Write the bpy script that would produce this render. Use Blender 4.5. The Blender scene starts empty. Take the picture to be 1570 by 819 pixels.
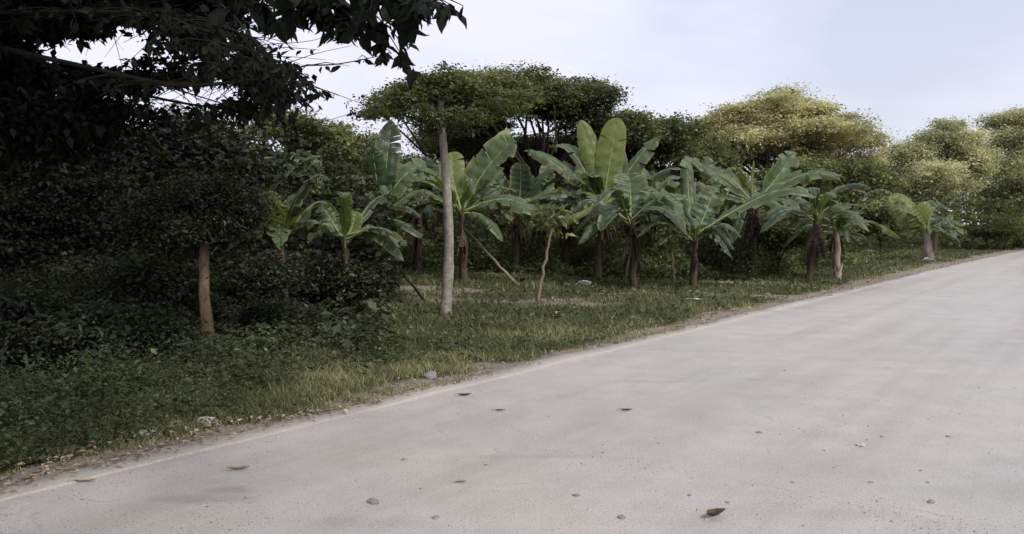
import bpy, math, random
import numpy as np
R = math.radians
C = bpy.context.scene.collection
scene = bpy.context.scene

# ------------------------------------------------------------------ camera, sky, sun, exposure
PW, PH, F = 1570.0, 819.0, 1232.0          # photo frame and focal length in its pixels
CAMZ, PITCH = 1.6, math.atan(64.5 / 1232.0)
cam = bpy.data.cameras.new('camera'); camo = bpy.data.objects.new('camera', cam); C.objects.link(camo)
cam.sensor_width = 36; cam.lens = 36 * F / PW; cam.clip_end = 2000; cam.clip_start = 0.05
camo.location = (0, 0, CAMZ); camo.rotation_euler = (R(90) - PITCH, 0, 0)
scene.camera = camo

SUN_EL, SUN_AZ = R(46), R(138)              # azimuth measured from +Y (view) towards +X
w = bpy.data.worlds.new('World'); scene.world = w; w.use_nodes = True
nt = w.node_tree; nt.nodes.clear()
out = nt.nodes.new('ShaderNodeOutputWorld'); sky = nt.nodes.new('ShaderNodeTexSky'); sky.sky_type = 'NISHITA'
sky.sun_disc = False; sky.sun_elevation = SUN_EL; sky.sun_rotation = SUN_AZ; sky.dust_density = 2.0; sky.air_density = 1.2
b1 = nt.nodes.new('ShaderNodeBackground'); b1.inputs[1].default_value = 0.10
nt.links.new(sky.outputs[0], b1.inputs[0])
b2 = nt.nodes.new('ShaderNodeBackground'); b2.inputs[0].default_value = (0.82, 0.83, 0.97, 1); b2.inputs[1].default_value = 0.84
tc = nt.nodes.new('ShaderNodeTexCoord'); mp = nt.nodes.new('ShaderNodeMapping'); mp.inputs['Scale'].default_value = (1.3, 1.3, 3.5)
mp.inputs['Location'].default_value = (0.35, 0.0, 0.2)
nz = nt.nodes.new('ShaderNodeTexNoise'); nz.inputs['Scale'].default_value = 1.6; nz.inputs['Detail'].default_value = 4
nt.links.new(tc.outputs['Generated'], mp.inputs[0]); nt.links.new(mp.outputs[0], nz.inputs['Vector'])
rp = nt.nodes.new('ShaderNodeValToRGB'); rp.color_ramp.elements[0].position = 0.33; rp.color_ramp.elements[1].position = 0.56
rp.color_ramp.elements[0].color = (0.6, 0.6, 0.6, 1)
nt.links.new(nz.outputs[0], rp.inputs[0])
mx = nt.nodes.new('ShaderNodeMixShader'); nt.links.new(rp.outputs[0], mx.inputs[0])
nt.links.new(b1.outputs[0], mx.inputs[1]); nt.links.new(b2.outputs[0], mx.inputs[2]); nt.links.new(mx.outputs[0], out.inputs[0])

sl = bpy.data.lights.new('sun', 'SUN'); sl.energy = 2.2; sl.angle = R(14); sl.color = (1.0, 0.95, 0.87)
so = bpy.data.objects.new('sun', sl); C.objects.link(so)
so.rotation_euler = (R(90) - SUN_EL, 0, -SUN_AZ + math.pi)   # light comes from azimuth SUN_AZ
so.rotation_euler = (-(R(90) - SUN_EL), 0, -SUN_AZ)
so.location = (0, 0, 30)
vs = scene.view_settings; vs.view_transform = 'Standard'; vs.look = 'None'; vs.gamma = 1; vs.use_curve_mapping = False
vs.exposure = 0.40
scene.render.engine = 'CYCLES'
scene.cycles.max_bounces = 7; scene.cycles.diffuse_bounces = 4; scene.cycles.glossy_bounces = 2
scene.cycles.transmission_bounces = 4; scene.cycles.transparent_max_bounces = 4
scene.cycles.use_adaptive_sampling = True

# ------------------------------------------------------------------ photo -> world
def ray(px, py):
    u = (px - PW / 2) / F; v = -(py - PH / 2) / F
    return np.array([u, math.cos(PITCH) + v * math.sin(PITCH), -math.sin(PITCH) + v * math.cos(PITCH)])
def P(px, py, d):
    r = ray(px, py); r = r * (d / r[1]); return np.array([r[0], r[1], r[2] + CAMZ])
def G(px, py):
    r = ray(px, py); r = r * (CAMZ / -r[2]); return np.array([r[0], r[1], 0.0])
def GX(px, d): return np.array([(px - PW / 2) / F * d, d, 0.0])
E0 = G(220, 700); E1 = G(1500, 398)
RD = (E1 - E0) / np.linalg.norm(E1 - E0); RN = np.array([-RD[1], RD[0], 0])      # along the road, towards the plot
def bend(s):
    q = np.clip(np.asarray(s) - 28.0, 0, 45); return 0.0005 * q * q + 0.0005 * 2 * 45 * np.maximum(np.asarray(s) - 73.0, 0)
def ST(s, t): return E0 + RD * s + RN * (t - float(bend(s)))
def tcoord(x, y): return (x - E0[0]) * RN[0] + (y - E0[1]) * RN[1] + bend(scoord(x, y))
def scoord(x, y): return (x - E0[0]) * RD[0] + (y - E0[1]) * RD[1]
def bump(x, y):
    return 0.035 * np.sin(x * 0.9 + 1.3 * np.sin(y * 0.6)) * np.sin(y * 0.8 + 0.7) + 0.015 * np.sin(x * 3.1 + y * 1.7) * np.sin(y * 2.7 - x)
def gz(x, y):
    t = tcoord(x, y); k = np.clip(t / 1.2, 0, 1)
    return np.where(t < 0, -0.06, -0.01 + 0.03 * k + bump(x, y) * k + 1.1 * np.tanh(np.maximum(t - 5.5, 0) * 0.055))
def GG(px, py):
    r = ray(px, py); f = 2.0
    for _ in range(400):
        p = r * f + np.array([0, 0, CAMZ])
        if p[2] <= float(gz(p[0], p[1])) and tcoord(p[0], p[1]) > 0: break
        if p[2] <= 0 and tcoord(p[0], p[1]) <= 0: break
        f += 0.12
    return np.array([p[0], p[1], max(0.0, float(gz(p[0], p[1])))])

# ------------------------------------------------------------------ object helpers
def tag(o, label=None, cat=None, group=None, kind=None):
    if label: o['label'] = label
    if cat: o['category'] = cat
    if group: o['group'] = group
    if kind: o['kind'] = kind
    return o
def empty(name, loc, label, cat, group=None):
    o = bpy.data.objects.new(name, None); C.objects.link(o); o.location = loc; o.empty_display_size = 0.2
    return tag(o, label, cat, group)
def link_mesh(name, me, mats, parent=None, loc=None):
    for m in (mats if isinstance(mats, (list, tuple)) else [mats]): me.materials.append(m)
    o = bpy.data.objects.new(name, me); C.objects.link(o)
    if parent: o.parent = parent
    if loc is not None: o.location = loc
    return o
def np_mesh(name, V, Fc, rnd=None, smooth=False, uv=None, mi=None, attr=None):
    """V (n,3), Fc (m,k) equal-sized faces"""
    me = bpy.data.meshes.new(name); n = len(V); m, k = Fc.shape
    me.vertices.add(n); me.vertices.foreach_set('co', np.ascontiguousarray(V, np.float32).ravel())
    me.loops.add(m * k); me.loops.foreach_set('vertex_index', np.ascontiguousarray(Fc, np.int32).ravel())
    me.polygons.add(m); me.polygons.foreach_set('loop_start', np.arange(0, m * k, k, dtype=np.int32))
    me.polygons.foreach_set('loop_total', np.full(m, k, np.int32))
    if smooth: me.polygons.foreach_set('use_smooth', np.ones(m, bool))
    if mi is not None: me.polygons.foreach_set('material_index', np.ascontiguousarray(mi, np.int32))
    me.update(calc_edges=True)
    if rnd is not None:
        a = me.attributes.new('rnd', 'FLOAT', 'POINT'); a.data.foreach_set('value', np.ascontiguousarray(rnd, np.float32))
    if attr is not None:
        for kx, vx in attr.items():
            a = me.attributes.new(kx, 'FLOAT', 'POINT'); a.data.foreach_set('value', np.ascontiguousarray(vx, np.float32))
    return me

class MB:
    """collects quads/tris with verts"""
    def __init__(s): s.v = []; s.f = []; s.mi = []; s.a = {}
    def add(s, V, Fs, mi=0, **at):
        o = len(s.v); s.v.extend([tuple(p) for p in V]); s.f.extend([tuple(i + o for i in f) for f in Fs]); s.mi.extend([mi] * len(Fs))
        for k, x in at.items():
            s.a.setdefault(k, [0.0] * o)
            s.a[k].extend([0.0] * (o - len(s.a[k]))); s.a[k].extend([float(q) for q in x])
    def tube(s, pts, rad, n=8, mi=0, rough=0.0, rng=None, cap=True):
        pts = [np.array(p, float) for p in pts]; V = []; Fs = []
        up = np.array([0, 0, 1.0])
        prev = None
        for i, p in enumerate(pts):
            t = pts[min(i + 1, len(pts) - 1)] - pts[max(i - 1, 0)]; t /= (np.linalg.norm(t) + 1e-9)
            if prev is None:
                a = np.cross(t, up)
                if np.linalg.norm(a) < 0.2: a = np.cross(t, np.array([1.0, 0, 0]))
            else: a = prev - t * np.dot(prev, t)
            a /= np.linalg.norm(a); prev = a; b = np.cross(t, a)
            for j in range(n):
                th = 2 * math.pi * j / n; r = rad[i] * (1 + (rng.uniform(-rough, rough) if rng is not None else 0))
                V.append(p + a * math.cos(th) * r + b * math.sin(th) * r)
        for i in range(len(pts) - 1):
            for j in range(n):
                Fs.append((i * n + j, i * n + (j + 1) % n, (i + 1) * n + (j + 1) % n, (i + 1) * n + j))
        if cap:
            V.append(pts[-1] + (pts[-1] - pts[-2]) * 0.02); k = len(V) - 1
            for j in range(n): Fs.append(((len(pts) - 1) * n + j, (len(pts) - 1) * n + (j + 1) % n, k))
            V.append(pts[0]); k = len(V) - 1
            for j in range(n): Fs.append(((j + 1) % n, j, k))
        s.add(V, Fs, mi)
    def build(s, name, mats, parent=None, loc=None, smooth=True):
        me = bpy.data.meshes.new(name); me.from_pydata(s.v, [], s.f); me.update()
        me.polygons.foreach_set('material_index', s.mi)
        if smooth: me.polygons.foreach_set('use_smooth', [True] * len(s.f))
        for k, x in s.a.items():
            a = me.attributes.new(k, 'FLOAT', 'POINT'); a.data.foreach_set('value', x + [0.0] * (len(s.v) - len(x)))
        return link_mesh(name, me, mats, parent, loc)

# ------------------------------------------------------------------ materials
def mat(name, build):
    m = bpy.data.materials.new(name); m.use_nodes = True; t = m.node_tree; t.nodes.clear()
    o = t.nodes.new('ShaderNodeOutputMaterial'); build(t, o); return m
def N(t, typ, **kw):
    n = t.nodes.new(typ)
    for k, v in kw.items():
        if k in n.inputs: n.inputs[k].default_value = v
        else: setattr(n, k, v)
    return n
def ramp(t, fac, stops):
    r = t.nodes.new('ShaderNodeValToRGB'); e = r.color_ramp.elements
    while len(e) < len(stops): e.new(0.5)
    for i, (p, c) in enumerate(stops): e[i].position = p; e[i].color = (*c, 1) if len(c) == 3 else c
    t.links.new(fac, r.inputs[0]); return r.outputs[0]
def mixc(t, fac, a, b, mode='MIX'):
    m = t.nodes.new('ShaderNodeMix'); m.data_type = 'RGBA'; m.blend_type = mode
    if isinstance(fac, (int, float)): m.inputs[0].default_value = fac
    else: t.links.new(fac, m.inputs[0])
    for s, v in ((6, a), (7, b)):
        if isinstance(v, tuple): m.inputs[s].default_value = (*v, 1)
        else: t.links.new(v, m.inputs[s])
    return m.outputs[2]

def leaf_mat(name, c_dark, c_mid, c_light, transl=0.35, tcol=None, rough=0.5, spec=0.35, nscale=0.6):
    def b(t, o):
        at = N(t, 'ShaderNodeAttribute', attribute_name='rnd')
        tcn = N(t, 'ShaderNodeTexCoord'); nz = N(t, 'ShaderNodeTexNoise', Scale=nscale, Detail=3.0); t.links.new(tcn.outputs['Object'], nz.inputs['Vector'])
        m = N(t, 'ShaderNodeMath', operation='MULTIPLY_ADD'); t.links.new(nz.outputs[0], m.inputs[0]); m.inputs[1].default_value = 1.1; m.inputs[2].default_value = -0.55
        a2 = N(t, 'ShaderNodeMath', operation='ADD'); t.links.new(at.outputs['Fac'], a2.inputs[0]); t.links.new(m.outputs[0], a2.inputs[1])
        col = ramp(t, a2.outputs[0], [(0.0, c_dark), (0.55, c_mid), (1.0, c_light)])
        pr = N(t, 'ShaderNodeBsdfPrincipled', Roughness=rough); pr.inputs['Specular IOR Level'].default_value = spec
        t.links.new(col, pr.inputs['Base Color'])
        tr = N(t, 'ShaderNodeBsdfTranslucent')
        t.links.new(mixc(t, 1.0, col, tcol or (1.6, 1.5, 0.5), 'MULTIPLY'), tr.inputs[0])
        mx = N(t, 'ShaderNodeMixShader'); mx.inputs[0].default_value = transl
        t.links.new(pr.outputs[0], mx.inputs[1]); t.links.new(tr.outputs[0], mx.inputs[2]); t.links.new(mx.outputs[0], o.inputs[0])
    return mat(name, b)

M = {}
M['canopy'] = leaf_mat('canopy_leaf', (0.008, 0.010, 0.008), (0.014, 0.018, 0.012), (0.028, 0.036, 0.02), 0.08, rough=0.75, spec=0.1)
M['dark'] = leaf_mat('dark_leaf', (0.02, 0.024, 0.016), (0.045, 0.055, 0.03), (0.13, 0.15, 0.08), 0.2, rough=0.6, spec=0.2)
M['mid'] = leaf_mat('green_leaf', (0.045, 0.055, 0.028), (0.16, 0.18, 0.085), (0.36, 0.37, 0.2), 0.45, (1.4, 1.4, 0.7))
M['olive'] = leaf_mat('olive_leaf', (0.16, 0.175, 0.085), (0.45, 0.44, 0.25), (0.72, 0.67, 0.44), 0.4, (1.3, 1.25, 0.8), nscale=0.5)
M['hazy'] = leaf_mat('pale_leaf', (0.18, 0.20, 0.12), (0.40, 0.42, 0.26), (0.62, 0.61, 0.40), 0.4, (1.3, 1.25, 0.8), nscale=0.4)
M['weed'] = leaf_mat('weed_leaf', (0.025, 0.033, 0.017), (0.06, 0.078, 0.036), (0.15, 0.18, 0.085), 0.25, nscale=1.2)
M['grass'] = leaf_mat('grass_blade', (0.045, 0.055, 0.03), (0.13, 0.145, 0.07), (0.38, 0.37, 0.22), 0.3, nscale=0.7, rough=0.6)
M['litter'] = leaf_mat('dry_litter', (0.12, 0.085, 0.06), (0.32, 0.24, 0.17), (0.55, 0.46, 0.36), 0.1, (1.2, 1.0, 0.8), rough=0.8, spec=0.1)

def bark(name, c1, c2, sc=9.0, stretch=0.25, bumpd=0.02):
    def b(t, o):
        tcn = N(t, 'ShaderNodeTexCoord'); mpn = N(t, 'ShaderNodeMapping'); mpn.inputs['Scale'].default_value = (1, 1, stretch)
        t.links.new(tcn.outputs['Object'], mpn.inputs[0])
        nz = N(t, 'ShaderNodeTexNoise', Scale=sc, Detail=6.0, Roughness=0.7); t.links.new(mpn.outputs[0], nz.inputs['Vector'])
        nf = N(t, 'ShaderNodeTexNoise', Scale=sc * 6, Detail=3.0); t.links.new(tcn.outputs['Object'], nf.inputs['Vector'])
        c = ramp(t, nz.outputs[0], [(0.3, c1), (0.7, c2)])
        c = mixc(t, 0.5, c, ramp(t, nf.outputs[0], [(0.3, (0.3, 0.3, 0.3)), (0.65, (1, 1, 1))]), 'MULTIPLY')
        pr = N(t, 'ShaderNodeBsdfPrincipled', Roughness=0.85); pr.inputs['Specular IOR Level'].default_value = 0.2
        t.links.new(c, pr.inputs['Base Color'])
        bp = N(t, 'ShaderNodeBump', Distance=bumpd, Strength=0.8); t.links.new(nz.outputs[0], bp.inputs['Height']); t.links.new(bp.outputs[0], pr.inputs['Normal'])
        t.links.new(pr.outputs[0], o.inputs[0])
    return mat(name, b)
M['bark'] = bark('dark_bark', (0.035, 0.028, 0.022), (0.09, 0.07, 0.055))
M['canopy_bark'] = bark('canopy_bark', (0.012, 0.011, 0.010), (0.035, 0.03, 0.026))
M['pale_bark'] = bark('pale_bark', (0.15, 0.135, 0.11), (0.44, 0.41, 0.35), 11, 0.7)
M['brown_bark'] = bark('brown_bark', (0.10, 0.078, 0.05), (0.36, 0.275, 0.17), 10, 0.4)
M['pole'] = bark('pole_wood', (0.15, 0.12, 0.08), (0.36, 0.30, 0.22), 10, 0.3)
M['pseudostem'] = bark('banana_stem', (0.03, 0.024, 0.018), (0.13, 0.095, 0.065), 7, 0.15)
M['pale_stem'] = bark('pale_stem', (0.16, 0.12, 0.09), (0.50, 0.43, 0.37), 7, 0.2)
M['green_stem'] = bark('green_stem', (0.10, 0.12, 0.04), (0.28, 0.30, 0.12), 9, 0.15)
M['dry'] = bark('dry_banana_leaf', (0.04, 0.03, 0.022), (0.17, 0.13, 0.09), 12, 0.15)
M['rib'] = bark('banana_midrib', (0.20, 0.24, 0.09), (0.34, 0.38, 0.17), 6, 0.5, 0.002)

def banana_mat(name, c1, c2, tr_col, transl):
    def b(t, o):
        al = N(t, 'ShaderNodeAttribute', attribute_name='along'); ac = N(t, 'ShaderNodeAttribute', attribute_name='across')
        tcn = N(t, 'ShaderNodeTexCoord'); nz = N(t, 'ShaderNodeTexNoise', Scale=3.0, Detail=5.0); t.links.new(tcn.outputs['Object'], nz.inputs['Vector'])
        # side veins: stripes across the blade
        mm = N(t, 'ShaderNodeMath', operation='MULTIPLY_ADD'); t.links.new(ac.outputs['Fac'], mm.inputs[0]); mm.inputs[1].default_value = -0.06; t.links.new(al.outputs['Fac'], mm.inputs[2])
        cb = N(t, 'ShaderNodeCombineXYZ'); t.links.new(mm.outputs[0], cb.inputs[0])
        st = N(t, 'ShaderNodeTexNoise', Scale=55.0, Detail=2.0); t.links.new(cb.outputs[0], st.inputs['Vector'])
        col = ramp(t, nz.outputs[0], [(0.3, c1), (0.7, c2)])
        col = mixc(t, 0.55, col, ramp(t, st.outputs[0], [(0.35, (0.5, 0.5, 0.5)), (0.65, (1.15, 1.15, 1.15))]), 'MULTIPLY')
        edge = ramp(t, ac.outputs['Fac'], [(0.72, (0, 0, 0)), (1.0, (1, 1, 1))])
        ns = N(t, 'ShaderNodeMath', operation='MULTIPLY'); t.links.new(nz.outputs[0], ns.inputs[0]); t.links.new(edge, ns.inputs[1])
        col = mixc(t, ns.outputs[0], col, (0.30, 0.24, 0.12))
        pr = N(t, 'ShaderNodeBsdfPrincipled', Roughness=0.45); pr.inputs['Specular IOR Level'].default_value = 0.42
        t.links.new(col, pr.inputs['Base Color'])
        bp = N(t, 'ShaderNodeBump', Distance=0.006, Strength=0.5); t.links.new(st.outputs[0], bp.inputs['Height']); t.links.new(bp.outputs[0], pr.inputs['Normal'])
        tr = N(t, 'ShaderNodeBsdfTranslucent'); t.links.new(mixc(t, 1.0, col, tr_col, 'MULTIPLY'), tr.inputs[0])
        mx = N(t, 'ShaderNodeMixShader'); mx.inputs[0].default_value = transl
        t.links.new(pr.outputs[0], mx.inputs[1]); t.links.new(tr.outputs[0], mx.inputs[2]); t.links.new(mx.outputs[0], o.inputs[0])
    return mat(name, b)
M['ban'] = banana_mat('banana_leaf', (0.05, 0.085, 0.038), (0.12, 0.165, 0.08), (1.8, 1.8, 0.5), 0.33)
M['banY'] = banana_mat('young_banana_leaf', (0.13, 0.17, 0.05), (0.22, 0.26, 0.085), (1.5, 1.5, 0.4), 0.42)
M['banD'] = banana_mat('dark_banana_leaf', (0.028, 0.05, 0.025), (0.05, 0.08, 0.04), (1.6, 1.6, 0.5), 0.25)

def ground_b(t, o):
    d = N(t, 'ShaderNodeAttribute', attribute_name='dirt'); tcn = N(t, 'ShaderNodeTexCoord')
    n1 = N(t, 'ShaderNodeTexNoise', Scale=1.2, Detail=8.0, Roughness=0.65); n2 = N(t, 'ShaderNodeTexNoise', Scale=18.0, Detail=5.0, Roughness=0.7); n3 = N(t, 'ShaderNodeTexNoise', Scale=90.0, Detail=2.0)
    for n in (n1, n2, n3): t.links.new(tcn.outputs['Object'], n.inputs['Vector'])
    soil = ramp(t, n2.outputs[0], [(0.3, (0.035, 0.035, 0.018)), (0.5, (0.06, 0.06, 0.03)), (0.75, (0.12, 0.10, 0.06))])
    soil = mixc(t, n1.outputs[0], soil, (0.045, 0.055, 0.024))
    dirt = ramp(t, n2.outputs[0], [(0.25, (0.15, 0.125, 0.10)), (0.7, (0.36, 0.31, 0.255))])
    dirt = mixc(t, 0.4, dirt, ramp(t, n3.outputs[0], [(0.35, (0.5, 0.5, 0.5)), (0.65, (1.1, 1.1, 1.1))]), 'MULTIPLY')
    ad = N(t, 'ShaderNodeMath', operation='MULTIPLY_ADD'); t.links.new(n1.outputs[0], ad.inputs[0]); ad.inputs[1].default_value = 0.9; ad.inputs[2].default_value = -0.45
    sm = N(t, 'ShaderNodeMath', operation='ADD'); t.links.new(ad.outputs[0], sm.inputs[0]); t.links.new(d.outputs['Fac'], sm.inputs[1])
    f = ramp(t, sm.outputs[0], [(0.35, (0, 0, 0)), (0.65, (1, 1, 1))])
    pr = N(t, 'ShaderNodeBsdfPrincipled', Roughness=0.95); pr.inputs['Specular IOR Level'].default_value = 0.1
    t.links.new(mixc(t, f, soil, dirt), pr.inputs['Base Color'])
    bp = N(t, 'ShaderNodeBump', Distance=0.05, Strength=1.0); t.links.new(n2.outputs[0], bp.inputs['Height']); t.links.new(bp.outputs[0], pr.inputs['Normal'])
    t.links.new(pr.outputs[0], o.inputs[0])
M['ground'] = mat('soil', ground_b)

def concrete(name, base, warm, stains=True):
    def b(t, o):
        tcn = N(t, 'ShaderNodeTexCoord')
        def nz(s, d=5.0, r=0.6, off=None, sc=None):
            v = tcn.outputs['Object']
            if off or sc:
                m = N(t, 'ShaderNodeMapping'); m.inputs['Location'].default_value = off or (0, 0, 0); m.inputs['Scale'].default_value = sc or (1, 1, 1)
                t.links.new(v, m.inputs[0]); v = m.outputs[0]
            n = N(t, 'ShaderNodeTexNoise', Scale=s, Detail=d, Roughness=r); t.links.new(v, n.inputs['Vector']); return n.outputs[0]
        big = nz(0.35, 4.0); med = nz(2.2, 6.0, 0.65); fine = nz(60.0, 3.0, 0.7); grit = nz(220.0, 2.0, 0.6)
        c = mixc(t, ramp(t, big, [(0.35, (0, 0, 0)), (0.65, (1, 1, 1))]), base, warm)
        c = mixc(t, 0.55, c, ramp(t, med, [(0.32, (0.80, 0.79, 0.77)), (0.66, (1.1, 1.1, 1.1))]), 'MULTIPLY')
        c = mixc(t, 0.6, c, ramp(t, fine, [(0.3, (0.55, 0.54, 0.53)), (0.5, (1, 1, 1)), (0.75, (1.3, 1.29, 1.27))]), 'MULTIPLY')
        c = mixc(t, 0.55, c, ramp(t, grit, [(0.32, (0.55, 0.54, 0.53)), (0.5, (1, 1, 1)), (0.75, (1.25, 1.24, 1.22))]), 'MULTIPLY')
        if stains:
            s1 = nz(1.1, 3.0, 0.5, (7.3, 2.1, 0), (0.35, 1.0, 1)); f = ramp(t, s1, [(0.6, (0, 0, 0)), (0.72, (0.25, 0.25, 0.25))])
            c = mixc(t, f, c, (0.20, 0.185, 0.17))
            s2 = nz(5.0, 6.0, 0.75, (1.3, 5.1, 0)); f2 = ramp(t, s2, [(0.66, (0, 0, 0)), (0.74, (0.45, 0.45, 0.45))])
            c = mixc(t, f2, c, (0.20, 0.18, 0.165))
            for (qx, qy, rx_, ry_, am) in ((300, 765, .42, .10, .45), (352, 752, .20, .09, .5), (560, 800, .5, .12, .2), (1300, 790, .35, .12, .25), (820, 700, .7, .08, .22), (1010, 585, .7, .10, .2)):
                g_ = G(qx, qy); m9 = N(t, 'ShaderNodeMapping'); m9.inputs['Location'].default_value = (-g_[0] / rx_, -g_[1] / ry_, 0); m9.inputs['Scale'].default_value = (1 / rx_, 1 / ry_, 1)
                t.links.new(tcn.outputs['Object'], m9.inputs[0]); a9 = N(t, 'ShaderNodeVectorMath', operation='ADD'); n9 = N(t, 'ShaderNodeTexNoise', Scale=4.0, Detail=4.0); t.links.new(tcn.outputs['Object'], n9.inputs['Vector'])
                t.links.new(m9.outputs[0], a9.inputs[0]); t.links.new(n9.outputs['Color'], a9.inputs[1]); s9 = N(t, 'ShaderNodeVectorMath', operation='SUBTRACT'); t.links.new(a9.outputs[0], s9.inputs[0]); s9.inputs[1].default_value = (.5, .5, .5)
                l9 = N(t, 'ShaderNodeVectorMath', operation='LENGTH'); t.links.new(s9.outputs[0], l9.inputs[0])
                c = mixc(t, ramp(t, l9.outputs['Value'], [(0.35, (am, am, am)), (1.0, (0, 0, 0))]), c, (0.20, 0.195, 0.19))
            ang = math.atan2(RD[1], RD[0]); mp_ = N(t, 'ShaderNodeMapping'); mp_.vector_type = 'POINT'; mp_.inputs['Rotation'].default_value = (0, 0, -ang); t.links.new(tcn.outputs['Object'], mp_.inputs[0])
            ms = N(t, 'ShaderNodeMapping'); ms.inputs['Scale'].default_value = (.05, 1.0, 1.0); t.links.new(mp_.outputs[0], ms.inputs[0])
            tn_ = N(t, 'ShaderNodeTexNoise', Scale=1.3, Detail=5.0, Roughness=0.6); t.links.new(ms.outputs[0], tn_.inputs['Vector'])
            c = mixc(t, 0.8, c, ramp(t, tn_.outputs[0], [(0.32, (0.80, 0.79, 0.78)), (0.5, (1, 1, 1)), (0.7, (1.1, 1.1, 1.1))]), 'MULTIPLY')
            # a few faint hairline cracks
            vo = N(t, 'ShaderNodeTexVoronoi', feature='DISTANCE_TO_EDGE', Scale=0.33)
            wv = N(t, 'ShaderNodeVectorMath', operation='ADD'); nn = N(t, 'ShaderNodeTexNoise', Scale=1.5, Detail=4.0); t.links.new(tcn.outputs['Object'], nn.inputs['Vector'])
            t.links.new(tcn.outputs['Object'], wv.inputs[0]); t.links.new(nn.outputs['Color'], wv.inputs[1]); t.links.new(wv.outputs[0], vo.inputs['Vector'])
            cr = ramp(t, vo.outputs['Distance'], [(0.0, (0.35, 0.35, 0.35)), (0.006, (0, 0, 0))])
            cm = N(t, 'ShaderNodeMath', operation='MULTIPLY'); t.links.new(cr, cm.inputs[0]); t.links.new(ramp(t, med, [(0.5, (0, 0, 0)), (0.6, (1, 1, 1))]), cm.inputs[1])
            c = mixc(t, cm.outputs[0], c, (0.12, 0.11, 0.10))
        pr = N(t, 'ShaderNodeBsdfPrincipled', Roughness=0.5); pr.inputs['Specular IOR Level'].default_value = 0.5
        t.links.new(c, pr.inputs['Base Color'])
        bp = N(t, 'ShaderNodeBump', Distance=0.006, Strength=0.7); t.links.new(fine, bp.inputs['Height'])
        bp2 = N(t, 'ShaderNodeBump', Distance=0.03, Strength=0.1); t.links.new(med, bp2.inputs['Height']); t.links.new(bp.outputs[0], bp2.inputs['Normal'])
        t.links.new(bp2.outputs[0], pr.inputs['Normal']); t.links.new(pr.outputs[0], o.inputs[0])
    return mat(name, b)
M['road'] = concrete('road_concrete', (0.385, 0.366, 0.343), (0.43, 0.40, 0.365))
M['kerb'] = concrete('kerb_concrete', (0.36, 0.335, 0.30), (0.42, 0.38, 0.33), True)
M['stone'] = bark('stone', (0.20, 0.20, 0.21), (0.36, 0.35, 0.35), 20, 1)
M['palestone'] = bark('pale_stone', (0.42, 0.38, 0.34), (0.65, 0.60, 0.55), 20, 1)
M['white'] = bark('white_scrap', (0.55, 0.52, 0.48), (0.85, 0.83, 0.8), 10, 1)
M['deadleaf'] = bark('dead_leaf', (0.05, 0.035, 0.025), (0.17, 0.12, 0.085), 20, 1, 0.004)
M['tanleaf'] = bark('tan_leaf', (0.25, 0.19, 0.13), (0.48, 0.39, 0.29), 20, 1, 0.004)

# ------------------------------------------------------------------ ground, road, kerb
def smoothnoise(x, y, seed=0):
    r = np.random.RandomState(seed); v = 0
    for k in range(6):
        a = r.uniform(0, 6.28); f = r.uniform(0.5, 2.2) * (1 + k * 0.5); v = v + np.sin((x * math.cos(a) + y * math.sin(a)) * f + r.uniform(0, 6.28)) / (1 + k * 0.4)
    return v / 3.0
dirt_pts = [(G(770, 462), 2.6, 0.7), (G(660, 452), 1.8, 0.8), (G(880, 470), 1.4, 0.5), (G(1140, 434), 1.6, 0.8), (G(1180, 455), 2.2, 0.45), (G(760, 560), 0.8, 0.3), (G(960, 452), 1.2, 0.5), (G(820, 392), 7, 2.2)]
def dirtval(x, y):
    t = tcoord(x, y); s = scoord(x, y)
    wdt = 0.20 + 0.12 * np.clip((s - 4) / 9, 0, 2.5) + 0.16 * smoothnoise(x, y, 4)
    v = np.clip(1.15 - t / (wdt * 2.2 + 0.15), 0, 1.2) * (t > -0.5)
    v = np.where(t < 0, 1.0, v)
    for c, a, b in dirt_pts:
        q = ((x - c[0]) * 1.0 / a) ** 2 + ((y - c[1]) / b) ** 2; v = np.maximum(v, np.clip(1.0 - 0.6 * q, 0, 1) * 0.85)
    return v
sv = np.unique(np.concatenate([np.linspace(-300, -30, 20), np.linspace(-30, 60, 300), np.linspace(60, 500, 30)]))
tv = np.unique(np.concatenate([np.linspace(-300, -12, 12), np.linspace(-12, 0, 12), np.linspace(0, 3, 40), np.linspace(3, 40, 130), np.linspace(40, 500, 25)]))
SS, TT = np.meshgrid(sv, tv, indexing='ij')
TB = TT - bend(SS); X = E0[0] + RD[0] * SS + RN[0] * TB; Y = E0[1] + RD[1] * SS + RN[1] * TB
Z = gz(X, Y); Z = np.where(TT < -7.9, 0.02, Z); Z[(TT >= -8.2) & (TT < -7.5)] = -0.06
ns, ntt = SS.shape
idx = np.arange(ns * ntt).reshape(ns, ntt)
Fg = np.stack([idx[:-1, :-1], idx[1:, :-1], idx[1:, 1:], idx[:-1, 1:]], -1).reshape(-1, 4)
dv = np.where(TT < -7.5, 0.4, dirtval(X, Y))
me = np_mesh('ground', np.stack([X, Y, Z], -1).reshape(-1, 3), Fg, smooth=True, attr={'dirt': dv.ravel()})
tag(link_mesh('ground', me, M['ground']), kind='structure')
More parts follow.
